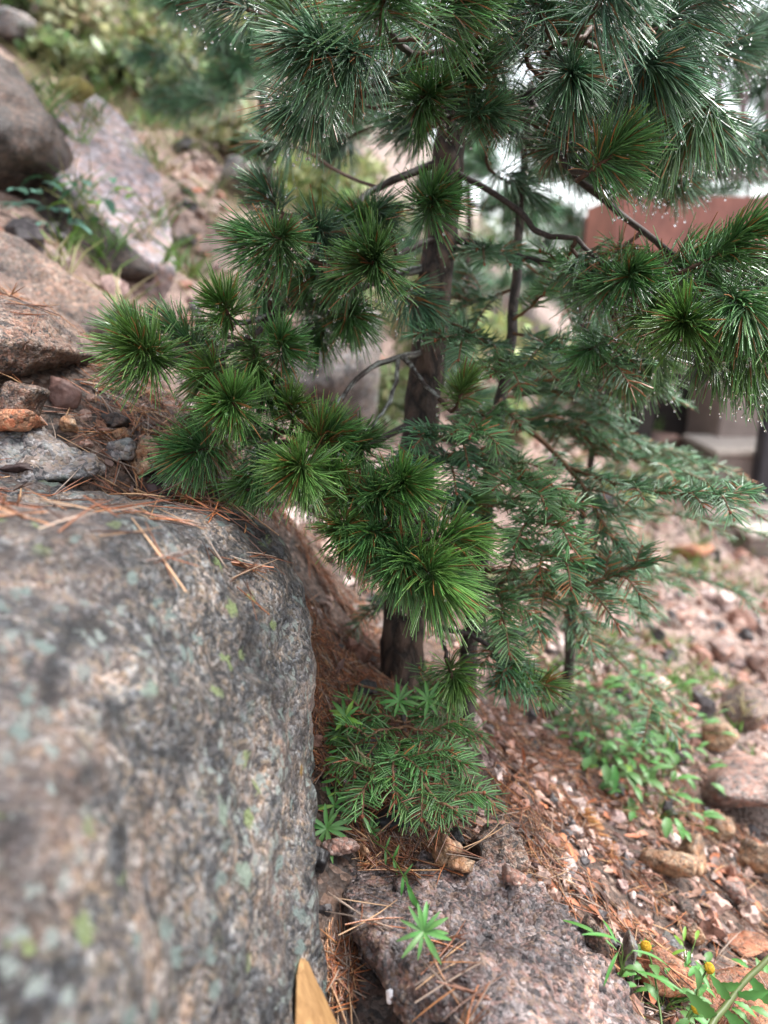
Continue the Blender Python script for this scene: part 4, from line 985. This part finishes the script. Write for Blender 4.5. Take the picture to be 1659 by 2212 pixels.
# a dead, rust-coloured fir sprig lying on the litter
TD = P(1272, 1790, surf_d(1272, 1790) - .012); ds_ = thing("dead_fir_sprig", "dead rust-orange fir sprig lying on the litter right of the seedling", "sprig", TD)
spray_obj("spray", ds_, smooth_path([P(u, v, surf_d(u, v) - .012) for u, v in ((1232, 1722), (1262, 1770), (1290, 1815), (1318, 1850))], 10), TD, hue=np.array([.42, .19, .075]), brown=.3, nl=.03, step=.0014)
TD = P(1225, 1815, surf_d(1225, 1815) - .01); bk_ = thing("bark_piece", "curled orange-brown bark piece on the litter left of the dead sprig", "bark", TD)
_bp = [P(u, v, surf_d(u, v) - .008) for u, v in ((1205, 1800), (1222, 1830), (1236, 1862))]
_c = smooth_path(_bp, 10); V_, Q_ = [], []
for i_, c_ in enumerate(_c):
    for j_ in range(6):
        a_ = -1.1 + 2.2 * j_ / 5; w_ = .011 * (1 + .25 * math.sin(i_ * 1.7)); V_.append(c_ + CR * math.sin(a_) * w_ + CU * (.35 * math.cos(a_) * w_) - CF * math.cos(a_) * w_ * .7)
for i_ in range(len(_c) - 1):
    for j_ in range(5): k_ = i_ * 6 + j_; Q_.append((k_, k_ + 1, k_ + 7, k_ + 6))
link("bark_curl", mesh_np("bark_curl", np.array(V_) - TD, np.array(Q_), M_DRYLEAF, np.tile(np.array([.34, .13, .055]), (len(V_), 1))), bk_)

def snap(p, gap=.006): return (p[0], p[1], min(p[2], surf_d(p[0], p[1]) - gap))

# ------------------------------------------------------------------ wooden deck, steps
def box(name, parent, lo, hi, mat, bev=.006, origin=None):
    lo, hi = np.array(lo, float), np.array(hi, float); c = (lo + hi) / 2; h = (hi - lo) / 2
    bm = bmesh.new(); bmesh.ops.create_cube(bm, size=2)
    for v in bm.verts: v.co = Vector(np.array(v.co[:]) * h)
    if bev: bmesh.ops.bevel(bm, geom=bm.edges[:], offset=bev, segments=2, affect='EDGES')
    me = bpy.data.meshes.new(name); bm.to_mesh(me); bm.free(); me.materials.append(mat)
    o = link(name, me, parent); o.location = Vector(c) - (Vector(parent.location) if parent else Vector((0, 0, 0)))
    return o
DY = 5.35; DX0, DX1 = 1.55, 5.2; DZ = 1.34
deck = thing("wooden_deck", "red-brown stained wooden deck with a grey-brown railing at the right edge", "deck", (2.6, DY, DZ))
box("fascia_board", deck, (DX0, DY, DZ - .34), (DX1, DY + .045, DZ), M_FASCIA)
for i in range(5):
    box("deck_board", deck, (DX0 + .02, DY + .06 + i * .145, DZ - .04), (DX1, DY + .195 + i * .145, DZ - .002), M_RAIL, .004)
for i in range(7):
    box("joist", deck, (DX0 + .05 + i * .58, DY + .05, DZ - .3), (DX0 + .1 + i * .58, DY + .75, DZ - .045), M_DARKWOOD, .004)
box("end_board", deck, (DX0 - .045, DY, DZ - .34), (DX0 - .001, DY + .75, DZ), M_FASCIA)
box("bottom_rail", deck, (DX0, DY + .03, DZ + .105), (DX1, DY + .075, DZ + .195), M_RAIL)
box("top_rail", deck, (DX0, DY + .02, DZ + 1.0), (DX1, DY + .09, DZ + 1.06), M_RAIL)
for i in range(3):
    box("spacer_block", deck, (DX0 + .22 + i * 1.6, DY + .015, DZ + .003), (DX0 + .36 + i * 1.6, DY + .08, DZ + .102), M_RAIL)
for i in range(22):
    box("baluster", deck, (DX0 + .05 + i * .165, DY + .035, DZ + .196), (DX0 + .088 + i * .165, DY + .07, DZ + .999), M_RAIL, .003)
box("shade_backing", deck, (DX0 - .04, DY + .80, -.8), (DX1, DY + .88, DZ - .05), M_DARKWOOD, .004)  # added dark sheet that keeps the hollow under the deck black
box("side_skirt", deck, (DX1 - .05, DY + .1, -.6), (DX1, DY + .78, DZ - .05), M_DARKWOOD, .004)
for i, x in enumerate((DX0 + .25, 3.1, 4.6)):
    box("support_post", deck, (x, DY + .1, -.7), (x + .12, DY + .22, DZ - .05), M_DARKWOOD, .005)

st = thing("concrete_steps", "tan concrete block steps beside a dark post at the right edge", "steps", P(1600, 1130, 5.0))
def step(u0, u1, v0, v1, d, depth=.6, nm="step_block", lip=True):
    a_, b_ = P(u0, v0, d), P(u1, v1, d)
    box(nm, st, (a_[0], a_[1], b_[2]), (b_[0], a_[1] + depth, a_[2]), M_CONC, .012)
    if lip: box("step_tread", st, (a_[0] - .015, a_[1] - .03, a_[2] + .003), (b_[0] + .01, a_[1] + depth, a_[2] + .04), M_CONCTOP, .01)
step(1562, 1800, 845, 1010, 5.45, lip=False)
step(1548, 1800, 985, 1110, 5.1)
step(1530, 1800, 1112, 1190, 4.75, lip=False, nm="plinth")
step(1620, 1800, 1165, 1215, 4.55)
pa = P(1668, 880, 4.9); pb = P(1640, 1200, 4.7)
post = thing("wooden_post", "dark upright post standing in front of the concrete steps at the right edge", "post", (pa[0], pa[1], -1.0))
box("shaft", post, (pa[0] - .05, pa[1] - .05, -.95), (pa[0] + .06, pa[1] + .06, 1.0), M_POST, .01)
box("base_plate", post, (pa[0] - .09, pa[1] - .09, -.99), (pa[0] + .1, pa[1] + .1, -.952), M_POST, .005)
rw = thing("retaining_wall", "low brown timber retaining wall below the deck, behind the pine boughs", "wall", P(1400, 790, 6.2))
rw["kind"] = "thing"; wa = P(1290, 745, 6.2)
for i in range(3):
    box("timber", rw, (wa[0], wa[1] - .02 * i, wa[2] - .17 - .165 * i), (wa[0] + 2.4, wa[1] + .16, wa[2] - .01 - .165 * i), M_FASCIA, .01)

# wood stake between the boulders
sk = [P(*snap(p_, .015)) for p_ in ((640, 2105, .985), (652, 2092, .985), (745, 2290, .88), (640, 2350, .87), (634, 2320, .88))]
sk_me_v = np.array(sk + [p + CF * .03 for p in sk]); kk = thing("wooden_stake", "pale sawn wooden stake wedged between the lichen boulder and the pink granite", "stake", sk_me_v.mean(0))
bm = bmesh.new()
for p in sk_me_v: bm.verts.new(p - sk_me_v.mean(0))
bmesh.ops.convex_hull(bm, input=bm.verts[:]); bmesh.ops.bevel(bm, geom=bm.edges[:], offset=.002, segments=2, affect='EDGES')
me = bpy.data.meshes.new("plank"); bm.to_mesh(me); bm.free(); me.materials.append(M_STAKE); link("plank", me, kk)

# ------------------------------------------------------------------ plants
def leaf_np(length, width, segs=6, fold=.25, curl=.2, serr=0.):
    """a leaf lying along +X, folded along its midrib"""
    V, Q = [], []
    for i in range(segs + 1):
        f = i / segs; w = width * .5 * math.sin(math.pi * min(1, f * .92 + .05)) ** .75 * (1 + serr * (1 if i % 2 else -1))
        x = f * length; z = -curl * length * f * f + .05 * length * math.sin(f * 3)
        V += [(x, -w, z + fold * w), (x, 0, z), (x, w, z + fold * w)]
    for i in range(segs):
        k = i * 3; Q += [(k, k + 3, k + 4, k + 1), (k + 1, k + 4, k + 5, k + 2)]
    return np.array(V), np.array(Q)
def leaf_mesh(name, length, width, col, mat=None, **kw):
    V, Q = leaf_np(length, width, **kw)
    C = np.array(col) * (1 + RNG.normal(0, .05, (len(V), 1))); C[1::3] = np.array(col) * 1.25
    return mesh_np(name, V, Q, mat or M_LEAF, C)
def orient(o, pos, d, up=(0, 0, 1), s=1.0, T=None):
    d = Vector(nrm(d)); upv = Vector(up); y = upv.cross(d)
    if y.length < 1e-4: y = Vector((0, 1, 0)).cross(d)
    y.normalize(); z = d.cross(y)
    m = Matrix((d, y, z)).transposed().to_4x4()
    o.matrix_local = Matrix.Translation(Vector(pos) - Vector(T if T is not None else (0, 0, 0))) @ m @ Matrix.Scale(s, 4)
GL = (.075, .205, .045); GLB = (.085, .19, .055); GLY = (.15, .29, .04); GLD = (.045, .13, .07)
LF_STAR = [leaf_mesh("leaf", .042, .0068, GLB, curl=.18), leaf_mesh("leaf", .036, .0072, GL, curl=.3)]
LF_NARROW = [leaf_mesh("leaf", .03, .0065, GL, curl=.25), leaf_mesh("leaf", .026, .006, GLY, curl=.1)]
LF_BROAD = [leaf_mesh("leaf", .05, .024, GLB, curl=.25, serr=.12, segs=9), leaf_mesh("leaf", .06, .02, GL, curl=.3, serr=.15, segs=9)]
LF_DARK = [leaf_mesh("leaf", .13, .06, (.10, .22, .17), curl=.3, serr=.1, segs=9), leaf_mesh("leaf", .11, .05, GLD, curl=.35, serr=.1, segs=9), leaf_mesh("leaf", .11, .05, GLY, curl=.2, segs=8)]
def stem_part(t, T, pts, r0, r1, col=(.10, .17, .04), name="stem"):
    pth = smooth_path(pts, 12, .0006); V, Q, Tt, C = tube_np(pth, np.linspace(r0, r1, len(pth)), 6, .05, col, .1)
    a = Acc(); a.add(V - T, Q, Tt, C); link(name, a.mesh(name, M_LEAF), t); return pth
def star_weed(label, pts, n_top=9, along=6, leaves=None, face=None, s=1.0, group=None):
    w = [P(*snap(p, .012)) for p in pts]; T = w[0]; t = thing("weed", label, "plant", T, group); pth = stem_part(t, T, w, .0013 * s, .001 * s)
    lv = leaves or LF_STAR; end = pth[-1]; ax = nrm(face if face is not None else (-CF + CU * .7)); s_, t_ = frame_of(ax)
    for i in range(n_top):
        a_ = 2 * math.pi * i / n_top + RNG.normal(0, .15); d = s_ * math.cos(a_) + t_ * math.sin(a_) + ax * RNG.uniform(.05, .5)
        orient(link("leaf", random.choice(lv), t), end, d, ax, s * RNG.uniform(.75, 1.1), T)
    for i in range(along):
        k = int(len(pth) * (.2 + .7 * i / max(1, along))); tg = nrm(pth[min(k + 1, len(pth) - 1)] - pth[k - 1]); sd = nrm(np.cross(tg, -CF))
        for sg in (-1, 1):
            orient(link("leaf", random.choice(lv), t), pth[k], tg * .5 + sd * sg + RNG.normal(0, .25, 3), -CF, s * RNG.uniform(.55, .9), T)
    return t
star_weed("star-shaped green weed rosette beside the foot of the lichen boulder", [(755, 1540, 1.2), (735, 1640, 1.16), (720, 1720, 1.13), (706, 1790, 1.1)], 10, 4, s=1.05)
star_weed("trailing green weed ending in a rosette on the face of the pink granite boulder", [(790, 1800, 1.12), (850, 1855, 1.04), (880, 1910, .97), (905, 1960, .91), (914, 2012, .86)], 14, 7, s=.8)
star_weed("bright green leafy weed tips growing through the top of the fir seedling", [(840, 1560, 1.25), (850, 1535, 1.2), (862, 1515, 1.17)], 10, 3, s=.8)
star_weed("small green weed star between the fir seedling and the lichen boulder", [(735, 1600, 1.22), (745, 1570, 1.18), (748, 1550, 1.16)], 7, 3, LF_NARROW, s=1.0)
star_weed("leafy weed sprig leaning right over the fir seedling's crown", [(880, 1560, 1.25), (905, 1530, 1.2), (925, 1512, 1.18)], 9, 3, s=.75)
star_weed("narrow-leaved upright weed nearest the lichen boulder above the rosette", [(742, 1720, 1.18), (738, 1600, 1.2), (745, 1540, 1.2)], 6, 6, LF_NARROW, s=1.0)
star_weed("tiny grey-green weed above the pale stone chip", [(800, 1830, 1.14), (795, 1805, 1.12), (802, 1795, 1.11)], 8, 2, LF_NARROW, s=.7)
star_weed("thin trailing weed crossing the left end of the fir seedling", [(735, 1560, 1.17), (728, 1650, 1.13), (722, 1740, 1.1)], 5, 6, LF_NARROW, s=.9)
# withered pale weed
wt = thing("withered_weed", "withered straw-coloured weed tangled in the fir seedling", "plant", P(770, 1600, 1.14))
WT = np.array(wt.location); stem_part(wt, WT, [P(752, 1530, 1.18), P(752, 1590, 1.15), P(775, 1625, 1.12), P(800, 1640, 1.1)], .0013, .001, (.42, .34, .19))
LF_DRY = leaf_mesh("leaf", .026, .006, (.5, .42, .27), curl=.4)
for i in range(9):
    orient(link("leaf", LF_DRY, wt), P(770 + 5 * i, 1612 + 5 * i, 1.12), RNG.normal(0, .5, 3) + np.array([0, 0, -.8]), (0, -1, 0), .9, WT)

# yellow button flowers at the lower right
def button_flower(label, pts, head, group=None):
    w = [P(*snap(p, .03)) for p in pts]; T = w[0]; t = thing("yellow_flower", label, "flower", T, group); pth = stem_part(t, T, w, .0016, .0013)
    e = pth[-1]; ax = nrm(-CF * .7 + CU * .5 + CR * head)
    n = 150; i = np.arange(n); ph = i * 2.39996; q = np.arccos(1 - 1.15 * (i + .5) / n); s_, t_ = frame_of(ax)
    c = e + ax * .004 + (s_ * (np.cos(ph) * np.sin(q))[:, None] + t_ * (np.sin(ph) * np.sin(q))[:, None]) * .0066 + ax * (np.cos(q) * .0052)[:, None]
    DV, DF = balls_np(c - T, RNG.uniform(.0006, .0010, n), 1); a = Acc(); a.add(DV, None, DF, np.repeat(np.array([.70, .46, .02]) * RNG.uniform(.65, 1.15, (n, 1)), len(ICO_V), 0))
    DV, DF = balls_np((e + ax * .0045 - T)[None], np.array([.0058]), .9); a.add(DV, None, DF, np.array([.5, .3, .01])); link("flower_head", a.mesh("flower_head", M_LEAF), t)
    for k in range(9):
        a_ = k * .7; orient(link("sepal", LF_NARROW[0], t), e, s_ * math.cos(a_) + t_ * math.sin(a_) + ax * .5, ax, .36, T)
    for k in range(3):
        j = int(len(pth) * (.25 + .22 * k)); orient(link("leaf", LF_BROAD[k % 2], t), pth[j], RNG.normal(0, .6, 3) + np.array([.2, -.2, .3]), (0, 0, 1), .55, T)
    return t
button_flower("yellow button flower, the upper of the two at the lower right", [(1470, 2230, 1.0), (1500, 2160, 1.02), (1528, 2092, 1.04)], .3)
button_flower("yellow button flower, the lower one near the bottom right", [(1450, 2260, .98), (1480, 2215, .99), (1502, 2178, 1.0)], .1)
button_flower("closed yellow bud on a thin stalk left of the lower button flower", [(1430, 2220, 1.0), (1415, 2110, 1.05), (1300 + 95, 2045, 1.06)], -.2).children[1].scale = (.5, .5, .5)
T = P(1530, 2240, .95); T = P(*snap((1530, 2240, .95), .04)); t = thing("thistle_plant", "thick diagonal green stem with toothed leaves in the lower right corner", "plant", T)
pth = stem_part(t, T, [P(*snap(p_, .06)) for p_ in ((1500, 2260, .93), (1560, 2180, .97), (1620, 2110, 1.0), (1700, 2030, 1.03))], .0045, .0035, (.12, .15, .05))
for k, (dx, dz) in enumerate(((-.9, .5), (.9, -.3), (-.8, .7), (.7, -.6), (-.6, .8), (.9, .1), (-.9, .1), (.6, -.8))):
    orient(link("leaf", LF_BROAD[1], t), pth[1 + k % (len(pth) - 1)], CR * dx + CU * dz - CF * RNG.uniform(-.2, .5), -CF, RNG.uniform(.55, .85), T)
def leafy_clump(label, u, v, d, n, lv, spread, s, group=None, name="leafy_plant", up=.5, hgt=.05):
    d2 = surf_d(u, v); d = d2 if .5 * d < d2 < 1.8 * d else d
    T = P(u, v, d + .004); t = thing(name, label, "plant", T, group)
    for i in range(n):
        a_ = RNG.uniform(0, 6.28); tip = np.array([math.cos(a_) * spread * RNG.uniform(.2, 1), math.sin(a_) * spread * RNG.uniform(.2, 1), hgt * RNG.uniform(.4, 1.2)])
        if i % 2 == 0: stem_part(t, T, [T, T + tip * np.array([.3, .3, .6]), T + tip], .0013 * s, .0009 * s)
        orient(link("leaf", random.choice(lv), t), T + tip, np.array([math.cos(a_), math.sin(a_), up * RNG.uniform(-.6, 1)]) + RNG.normal(0, .2, 3), (0, 0, 1), s * RNG.uniform(.6, 1.15), T)
    return t
leafy_clump("clump of toothed green leaves at the bottom, right of the pink granite boulder", 1430, 2190, 1.0, 26, LF_BROAD, .06, .5, hgt=.06)
leafy_clump("clump of toothed green leaves under the lower yellow flower", 1540, 2200, .98, 24, LF_BROAD, .06, .48, hgt=.05)
leafy_clump("green leaf tuft at the very bottom right corner", 1640, 2190, 1.0, 22, LF_BROAD, .06, .48, hgt=.05)
leafy_clump("narrow green weed between the orange wedge rock and the yellow flowers", 1480, 2120, 1.08, 16, LF_NARROW, .04, 1.0, hgt=.06)
leafy_clump("long pointed grass-green leaves at the foot of the pink granite's right edge", 1340, 2110, 1.02, 7, [leaf_mesh("leaf", .06, .006, GL, curl=.15)], .02, 1.0, hgt=.05, up=1.4)
ORD = 'first second third fourth fifth sixth seventh eighth ninth tenth eleventh twelfth thirteenth fourteenth fifteenth'.split()
WU = [1310, 1360, 1400, 1270, 1330, 1430, 1230, 1390, 1455, 1300, 1200, 1340, 1420, 1280]
for i, (u, v, d) in enumerate(((1310, 1660, 1.55), (1360, 1720, 1.5), (1400, 1640, 1.7), (1270, 1590, 1.75), (1330, 1570, 1.95), (1430, 1690, 1.6), (1230, 1530, 1.9), (1390, 1530, 2.1), (1455, 1600, 2.0), (1300, 1500, 2.2), (1200, 1470, 2.0), (1340, 1640, 1.75), (1420, 1770, 1.45), (1280, 1640, 1.65))):
    leafy_clump("low bright green weed below the fir sprays, %s along the slope counted from the left" % ORD[sorted(WU).index(u)], u, v, d, 22, [LF_BROAD[0], LF_BROAD[1], leaf_mesh("leaf", .045, .026, GLY, curl=.2)] if i == 0 else LAST, .12, .8, "green weeds on the slope below the fir sprays", hgt=.06)
    LAST = [LF_BROAD[0], LF_BROAD[1], LF_STAR[0], bpy.data.meshes[LF_BROAD[0].name]]
leafy_clump("blue-green leafy plant with one yellow leaf in front of the dark shaded rock", 215, 560, 2.0, 26, LF_DARK, .15, .62, hgt=.2, name="leafy_plant")
leafy_clump("small silvery-green plant left of the blue-green leafy plant", 120, 535, 1.95, 12, [LF_DARK[0]], .1, .5, hgt=.14)

# shrubs on the far hillside: many small leaves
def shrub(label, T, rx, rz, n, col, size, group, seed):
    r = np.random.default_rng(seed); t = thing("shrub", label, "shrub", T, group)
    q = nrm(r.normal(size=(n, 3))) * (r.uniform(0, 1, (n, 1)) ** .45); lob = 1 + .35 * np.sin(q[:, :1] * 6 + seed) * np.cos(q[:, 1:2] * 5)
    c = q * lob * np.array([rx, rx, rz]) + np.array([0, 0, rz * .8])
    d = nrm(r.normal(size=(n, 3)) + np.array([0, 0, .3])); e = nrm(np.cross(d, r.normal(size=(n, 3))))
    L_ = size * r.uniform(.6, 1.3, (n, 1)); w = L_ * .28
    V = np.stack([c, c + d * L_ * .5 + e * w, c + d * L_, c + d * L_ * .5 - e * w], 1).reshape(-1, 3)
    Q = np.arange(n * 4).reshape(n, 4)
    cc = np.array(col) * r.uniform(.5, 1.5, (n, 1)) * (1 + r.normal(0, .1, (n, 3)))
    link("foliage", mesh_np("foliage", V, Q, M_LEAF, np.clip(np.repeat(cc, 4, 0), .01, 1), False), t)
    for k in range(4):
        b = np.array([r.normal(0, rx * .4), r.normal(0, rx * .4), rz * 1.1]); stem_part(t, np.zeros(3), [np.zeros(3), b * .5 + r.normal(0, .03, 3), b], .008, .003, (.09, .065, .05))
    return t
SH = [(330, 120, 5.0, .35, .3, (.25, .28, .12)), (470, 95, 5.8, .5, .35, (.25, .28, .12)), (250, 170, 4.3, .25, .2, (.17, .21, .10)), (560, 150, 6.0, .45, .35, (.24, .23, .13)), (400, 210, 4.6, .3, .25, (.17, .21, .10)), (160, 60, 4.5, .3, .25, (.24, .23, .13)),
      (620, 60, 7.5, .6, .5, (.25, .28, .12)), (350, 20, 7.0, .6, .5, (.14, .2, .07)), (120, 130, 4.0, .2, .15, (.17, .21, .10)), (680, 420, 4.8, .35, .2, (.25, .28, .12)), (830, 470, 5.2, .35, .2, (.17, .21, .10)), (760, 380, 5.6, .4, .25, (.25, .28, .12)), (1010, 760, 5.5, .4, .3, (.25, .28, .12)), (950, 830, 4.5, .3, .25, (.17, .21, .10)),
      (1260, 870, 5.0, .3, .25, (.25, .28, .12)), (1440, 880, 5.2, .25, .2, (.17, .21, .10)), (1150, 830, 6.0, .5, .4, (.25, .28, .12)), (1050, 560, 7, .7, .6, (.14, .24, .08)), (820, 880, 3.2, .2, .18, (.17, .21, .10)), (1360, 1060, 4.4, .2, .12, (.25, .28, .12)), (1450, 1040, 4.6, .2, .1, (.17, .21, .10)), (520, 320, 4.6, .3, .2, (.25, .25, .14)), (60, 20, 4.8, .35, .3, (.13, .2, .08)), (1080, 930, 3.6, .2, .2, (.25, .28, .12))]
where = ["above the pale slab", "between the pine trunk and the slab", "on the far right bank"]
for i, (u, v, d, rx, rz, c) in enumerate(SH):
    d2 = surf_d(u, v + 20); T = P(u, v + 20, d2) if .6 * d < d2 < 1.7 * d else gpt(u, v, d)
    w = 0 if u < 600 else 1 if u < 1040 else 2
    mates = sorted(x[0] for x in SH if (0 if x[0] < 600 else 1 if x[0] < 1040 else 2) == w); hue = "olive" if c[0] > .23 else "yellow-green" if c[0] > .18 else "green"
    shrub(f"blurred {hue} shrub {where[w]}, {ORD[mates.index(u)]} from the left", T, rx * .8, rz * .6, 520, tuple(np.array(c) * 1.15), .05 + .006 * d, f"shrubs {where[w]}", 200 + i)

# ------------------------------------------------------------------ litter, grass, moss (uncountable)
def litter(name, label, boxes, length, width, cols, lift=.004, seed=1, steep=.15, tilt=.16):
    r = np.random.default_rng(seed); Bs, Ds, Ls, Cs, Ws, Bd = [], [], [], [], [], []
    for (x0, x1, y0, y1, n, clump) in boxes:
        m = 0; tries = 0
        while m < n and tries < n * 3:
            tries += 1
            x, y = r.uniform(x0, x1), r.uniform(y0, y1)
            if abs(x) > .58 * y + .2: continue
            if clump and noise.noise(Vector((x * 7, y * 7, 3))) < r.uniform(-.5, .5) * clump: continue
            p, nn = drop(x, y, 9)
            if p is None or nn[2] < steep: continue
            if HIT[0] == "lichen_boulder" and (nn[2] < .86 or y < .62 or r.uniform() > .28): continue
            if HIT[0] != "ground" and HIT[0] != "lichen_boulder" and (nn[2] < .5 or r.uniform() > .05): continue
            a_ = r.uniform(0, 6.28); tv = nrm(np.cross(nn, [math.cos(a_), math.sin(a_), .01]))
            k = r.integers(1, 4)
            for q in range(k):
                d = nrm(tv + r.normal(0, .07, 3) + nn * abs(r.normal(0, tilt)))
                L_ = length * r.uniform(.6, 1.15); Bs.append(p + nn * (lift * r.uniform(.2, 2.2)) - d * L_ * .5 + nn * .002); Ds.append(d); Ls.append(L_)
                Cs.append(cols[r.integers(len(cols))] * r.uniform(.55, 1.3)); Ws.append(width * r.uniform(.75, 1.2)); Bd.append((np.cross(nn, d) * r.normal(0, .10) - nn * r.uniform(-.03, .06)) * L_)
            m += 1
    Cs = np.array(Cs); V, Q, C, _ = needles_np(np.array(Bs), np.array(Ds), np.array(Ls), np.array(Ws), np.array(Bd), Cs, Cs * .8, 3, 3, .4)
    o = link(name, mesh_np(name, V, Q, M_LITTER, C)); tag(o, label, None, kind="stuff"); return o
NC = [np.array(c) for c in ((.36, .13, .05), (.30, .10, .04), (.42, .19, .08), (.22, .08, .04), (.13, .055, .03), (.46, .27, .14), (.30, .22, .17), (.09, .045, .03))]
litter("needle_litter", "fallen orange-brown pine needles covering the slope",
       [(-.16, .1, .6, 1.25, 3400, .2), (-.2, .45, .8, 1.7, 1500, .6), (-.75, -.15, .65, 1.6, 1300, .6), (.2, 1.0, .6, 1.7, 900, .9), (-.4, .7, 1.4, 2.4, 900, .6), (.3, 2.2, 1.6, 4.2, 260, .7), (-1.6, 0, 2.0, 4.6, 300, .6)],
       .085, .0021, NC)
def leaf_litter():
    r = np.random.default_rng(8); a = Acc()
    cols = [np.array(c) for c in ((.16, .075, .05), (.25, .12, .075), (.09, .045, .035), (.30, .17, .12), (.38, .13, .06), (.2, .14, .12))]
    for (x0, x1, y0, y1, n, sz) in ((.22, .9, .65, 1.5, 420, .026), (-.1, .6, 1.0, 2.0, 160, .028), (.3, 2.2, 1.6, 4.4, 200, .04), (-1.5, 0, 1.9, 4.6, 380, .05), (-.7, -.2, .8, 1.6, 70, .024)):
        for _ in range(n):
            x, y = r.uniform(x0, x1), r.uniform(y0, y1); p, nn = drop(x, y, 9)
            if p is None or nn[2] < .3 or HIT[0] != 'ground': continue
            V, Q = leaf_np(sz * r.uniform(.6, 1.4), sz * r.uniform(.35, .7), 5, r.uniform(-.2, .7), r.uniform(-.4, .5), r.uniform(0, .15))
            an = r.uniform(0, 6.28); d = nrm(np.cross(nn, [math.cos(an), math.sin(an), .01]) + nn * r.normal(.1, .25)); s_ = nrm(np.cross(nn, d)); u_ = np.cross(d, s_)
            a.add(p + nn * .006 + V[:, :1] * d + V[:, 1:2] * s_ + V[:, 2:] * u_, Q, None, cols[r.integers(6)] * r.uniform(.6, 1.3))
    return a.mesh("leaf_litter", M_DRYLEAF)
tag(link("leaf_litter", leaf_litter()), "brown curled dead leaves and bark flakes on the slope", None, kind="stuff")
def gravel():
    r = np.random.default_rng(9); pts = []; rad = []; col = []
    cs = [np.array(c) for c in ((.42, .29, .22), (.5, .36, .28), (.3, .21, .18), (.36, .2, .13), (.6, .48, .42), (.07, .06, .06))]
    for (x0, x1, y0, y1, n, sz) in ((.15, 1.2, .6, 2.2, 1500, .009), (-.15, .5, .7, 1.7, 500, .006), (.3, 2.4, 1.6, 4.8, 1700, .018), (-1.7, 0, 1.9, 5, 700, .018), (-.7, -.2, .8, 1.6, 160, .006)):
        for _ in range(n):
            p, nn = drop(r.uniform(x0, x1), r.uniform(y0, y1), 9)
            if p is None or nn[2] < .3 or HIT[0] != 'ground': continue
            s = sz * r.lognormal(0, .45); pts.append(p + nn * s * .2); rad.append(s); col.append(cs[r.integers(6)] * r.uniform(.6, 1.2))
    n = len(pts); k = len(ICO_V); jit = 1 + r.normal(0, .22, (n, k, 1))
    V = np.array(pts)[:, None] + ICO_V[None] * jit * np.array(rad)[:, None, None] * r.uniform(.6, 1.2, (n, 1, 3))
    F = (ICO_F[None] + (np.arange(n) * k)[:, None, None]).reshape(-1, 3)
    return mesh_np("gravel", V.reshape(-1, 3), F, M_STONE, np.repeat(np.array(col), k, 0), False)
tag(link("gravel", gravel()), "pink and tan gravel strewn over the slope", None, kind="stuff")
def grass():
    r = np.random.default_rng(10); Bs, Ds, Ls, Cs, Bd = [], [], [], [], []
    cols = [np.array(c) for c in ((.10, .24, .05), (.17, .32, .06), (.30, .30, .12), (.40, .34, .19))]
    for (x0, x1, y0, y1, n, L_) in ((-1.8, .2, 3.2, 6.5, 520, .2), (-.6, .4, 4.0, 5.6, 260, .26), (.4, 2.4, 3.4, 6.5, 260, .16), (.3, 1.2, 1.6, 2.8, 150, .07), (-1.2, -.3, 2.0, 3.2, 100, .14)):
        for _ in range(n):
            x, y = r.uniform(x0, x1), r.uniform(y0, y1)
            if noise.noise(Vector((x * 2, y * 2, 7))) < r.uniform(-.5, .3): continue
            p, nn = drop(x, y, 9)
            if p is None: continue
            c = cols[r.integers(4)]
            for q in range(12):
                an = r.uniform(0, 6.28); l = L_ * r.uniform(.5, 1.2); d = np.array([math.cos(an) * .5, math.sin(an) * .5, 1]); Bs.append(p + r.normal(0, .02, 3) * [1, 1, 0] - [0, 0, .01]); Ds.append(d); Ls.append(l)
                Bd.append(np.array([math.cos(an), math.sin(an), -.6]) * l * .35); Cs.append(c * r.uniform(.6, 1.3))
    Cs = np.array(Cs); V, Q, C, _ = needles_np(np.array(Bs), np.array(Ds), np.array(Ls), .005, np.array(Bd), Cs, Cs, 2, 3, .2)
    return mesh_np("grass", V, Q, M_LEAF, C)
tag(link("grass", grass()), "thin grass tufts on the blurred hillside", None, kind="stuff")
# white dropping on the granite
h = BVH.ray_cast(Vector(CO), Vector(P(842, 2150, 1) - CO))
if h[0] is not None:
    c, nn = np.array(h[0][:]), np.array(h[1][:]); s_, t_ = frame_of(nn); r = np.random.default_rng(4); V = [c + nn * .004]; n = 26
    for rg, hh in ((.5, .0035), (.85, .002), (1.0, -.001)):
        for i in range(n):
            a_ = 2 * math.pi * i / n; q = .008 * rg * (1 + .28 * math.sin(a_ * 3 + 1) + .16 * math.sin(a_ * 7)); V.append(c + (s_ * math.cos(a_) * .75 + t_ * math.sin(a_) * 1.15) * q + nn * hh)
    T3_ = [(0, 1 + i, 1 + (i + 1) % n) for i in range(n)]; Q3 = [(1 + k * n + i, 1 + (k + 1) * n + i, 1 + (k + 1) * n + (i + 1) % n, 1 + k * n + (i + 1) % n) for k in range(2) for i in range(n)]
    V = np.array(V); o = link("white_splash", mesh_np("white_splash", V - c, [np.array(Q3), np.array(T3_)], M_WHITE), None, c); tag(o, "white splash stuck on the lower left face of the pink granite boulder", "mark")
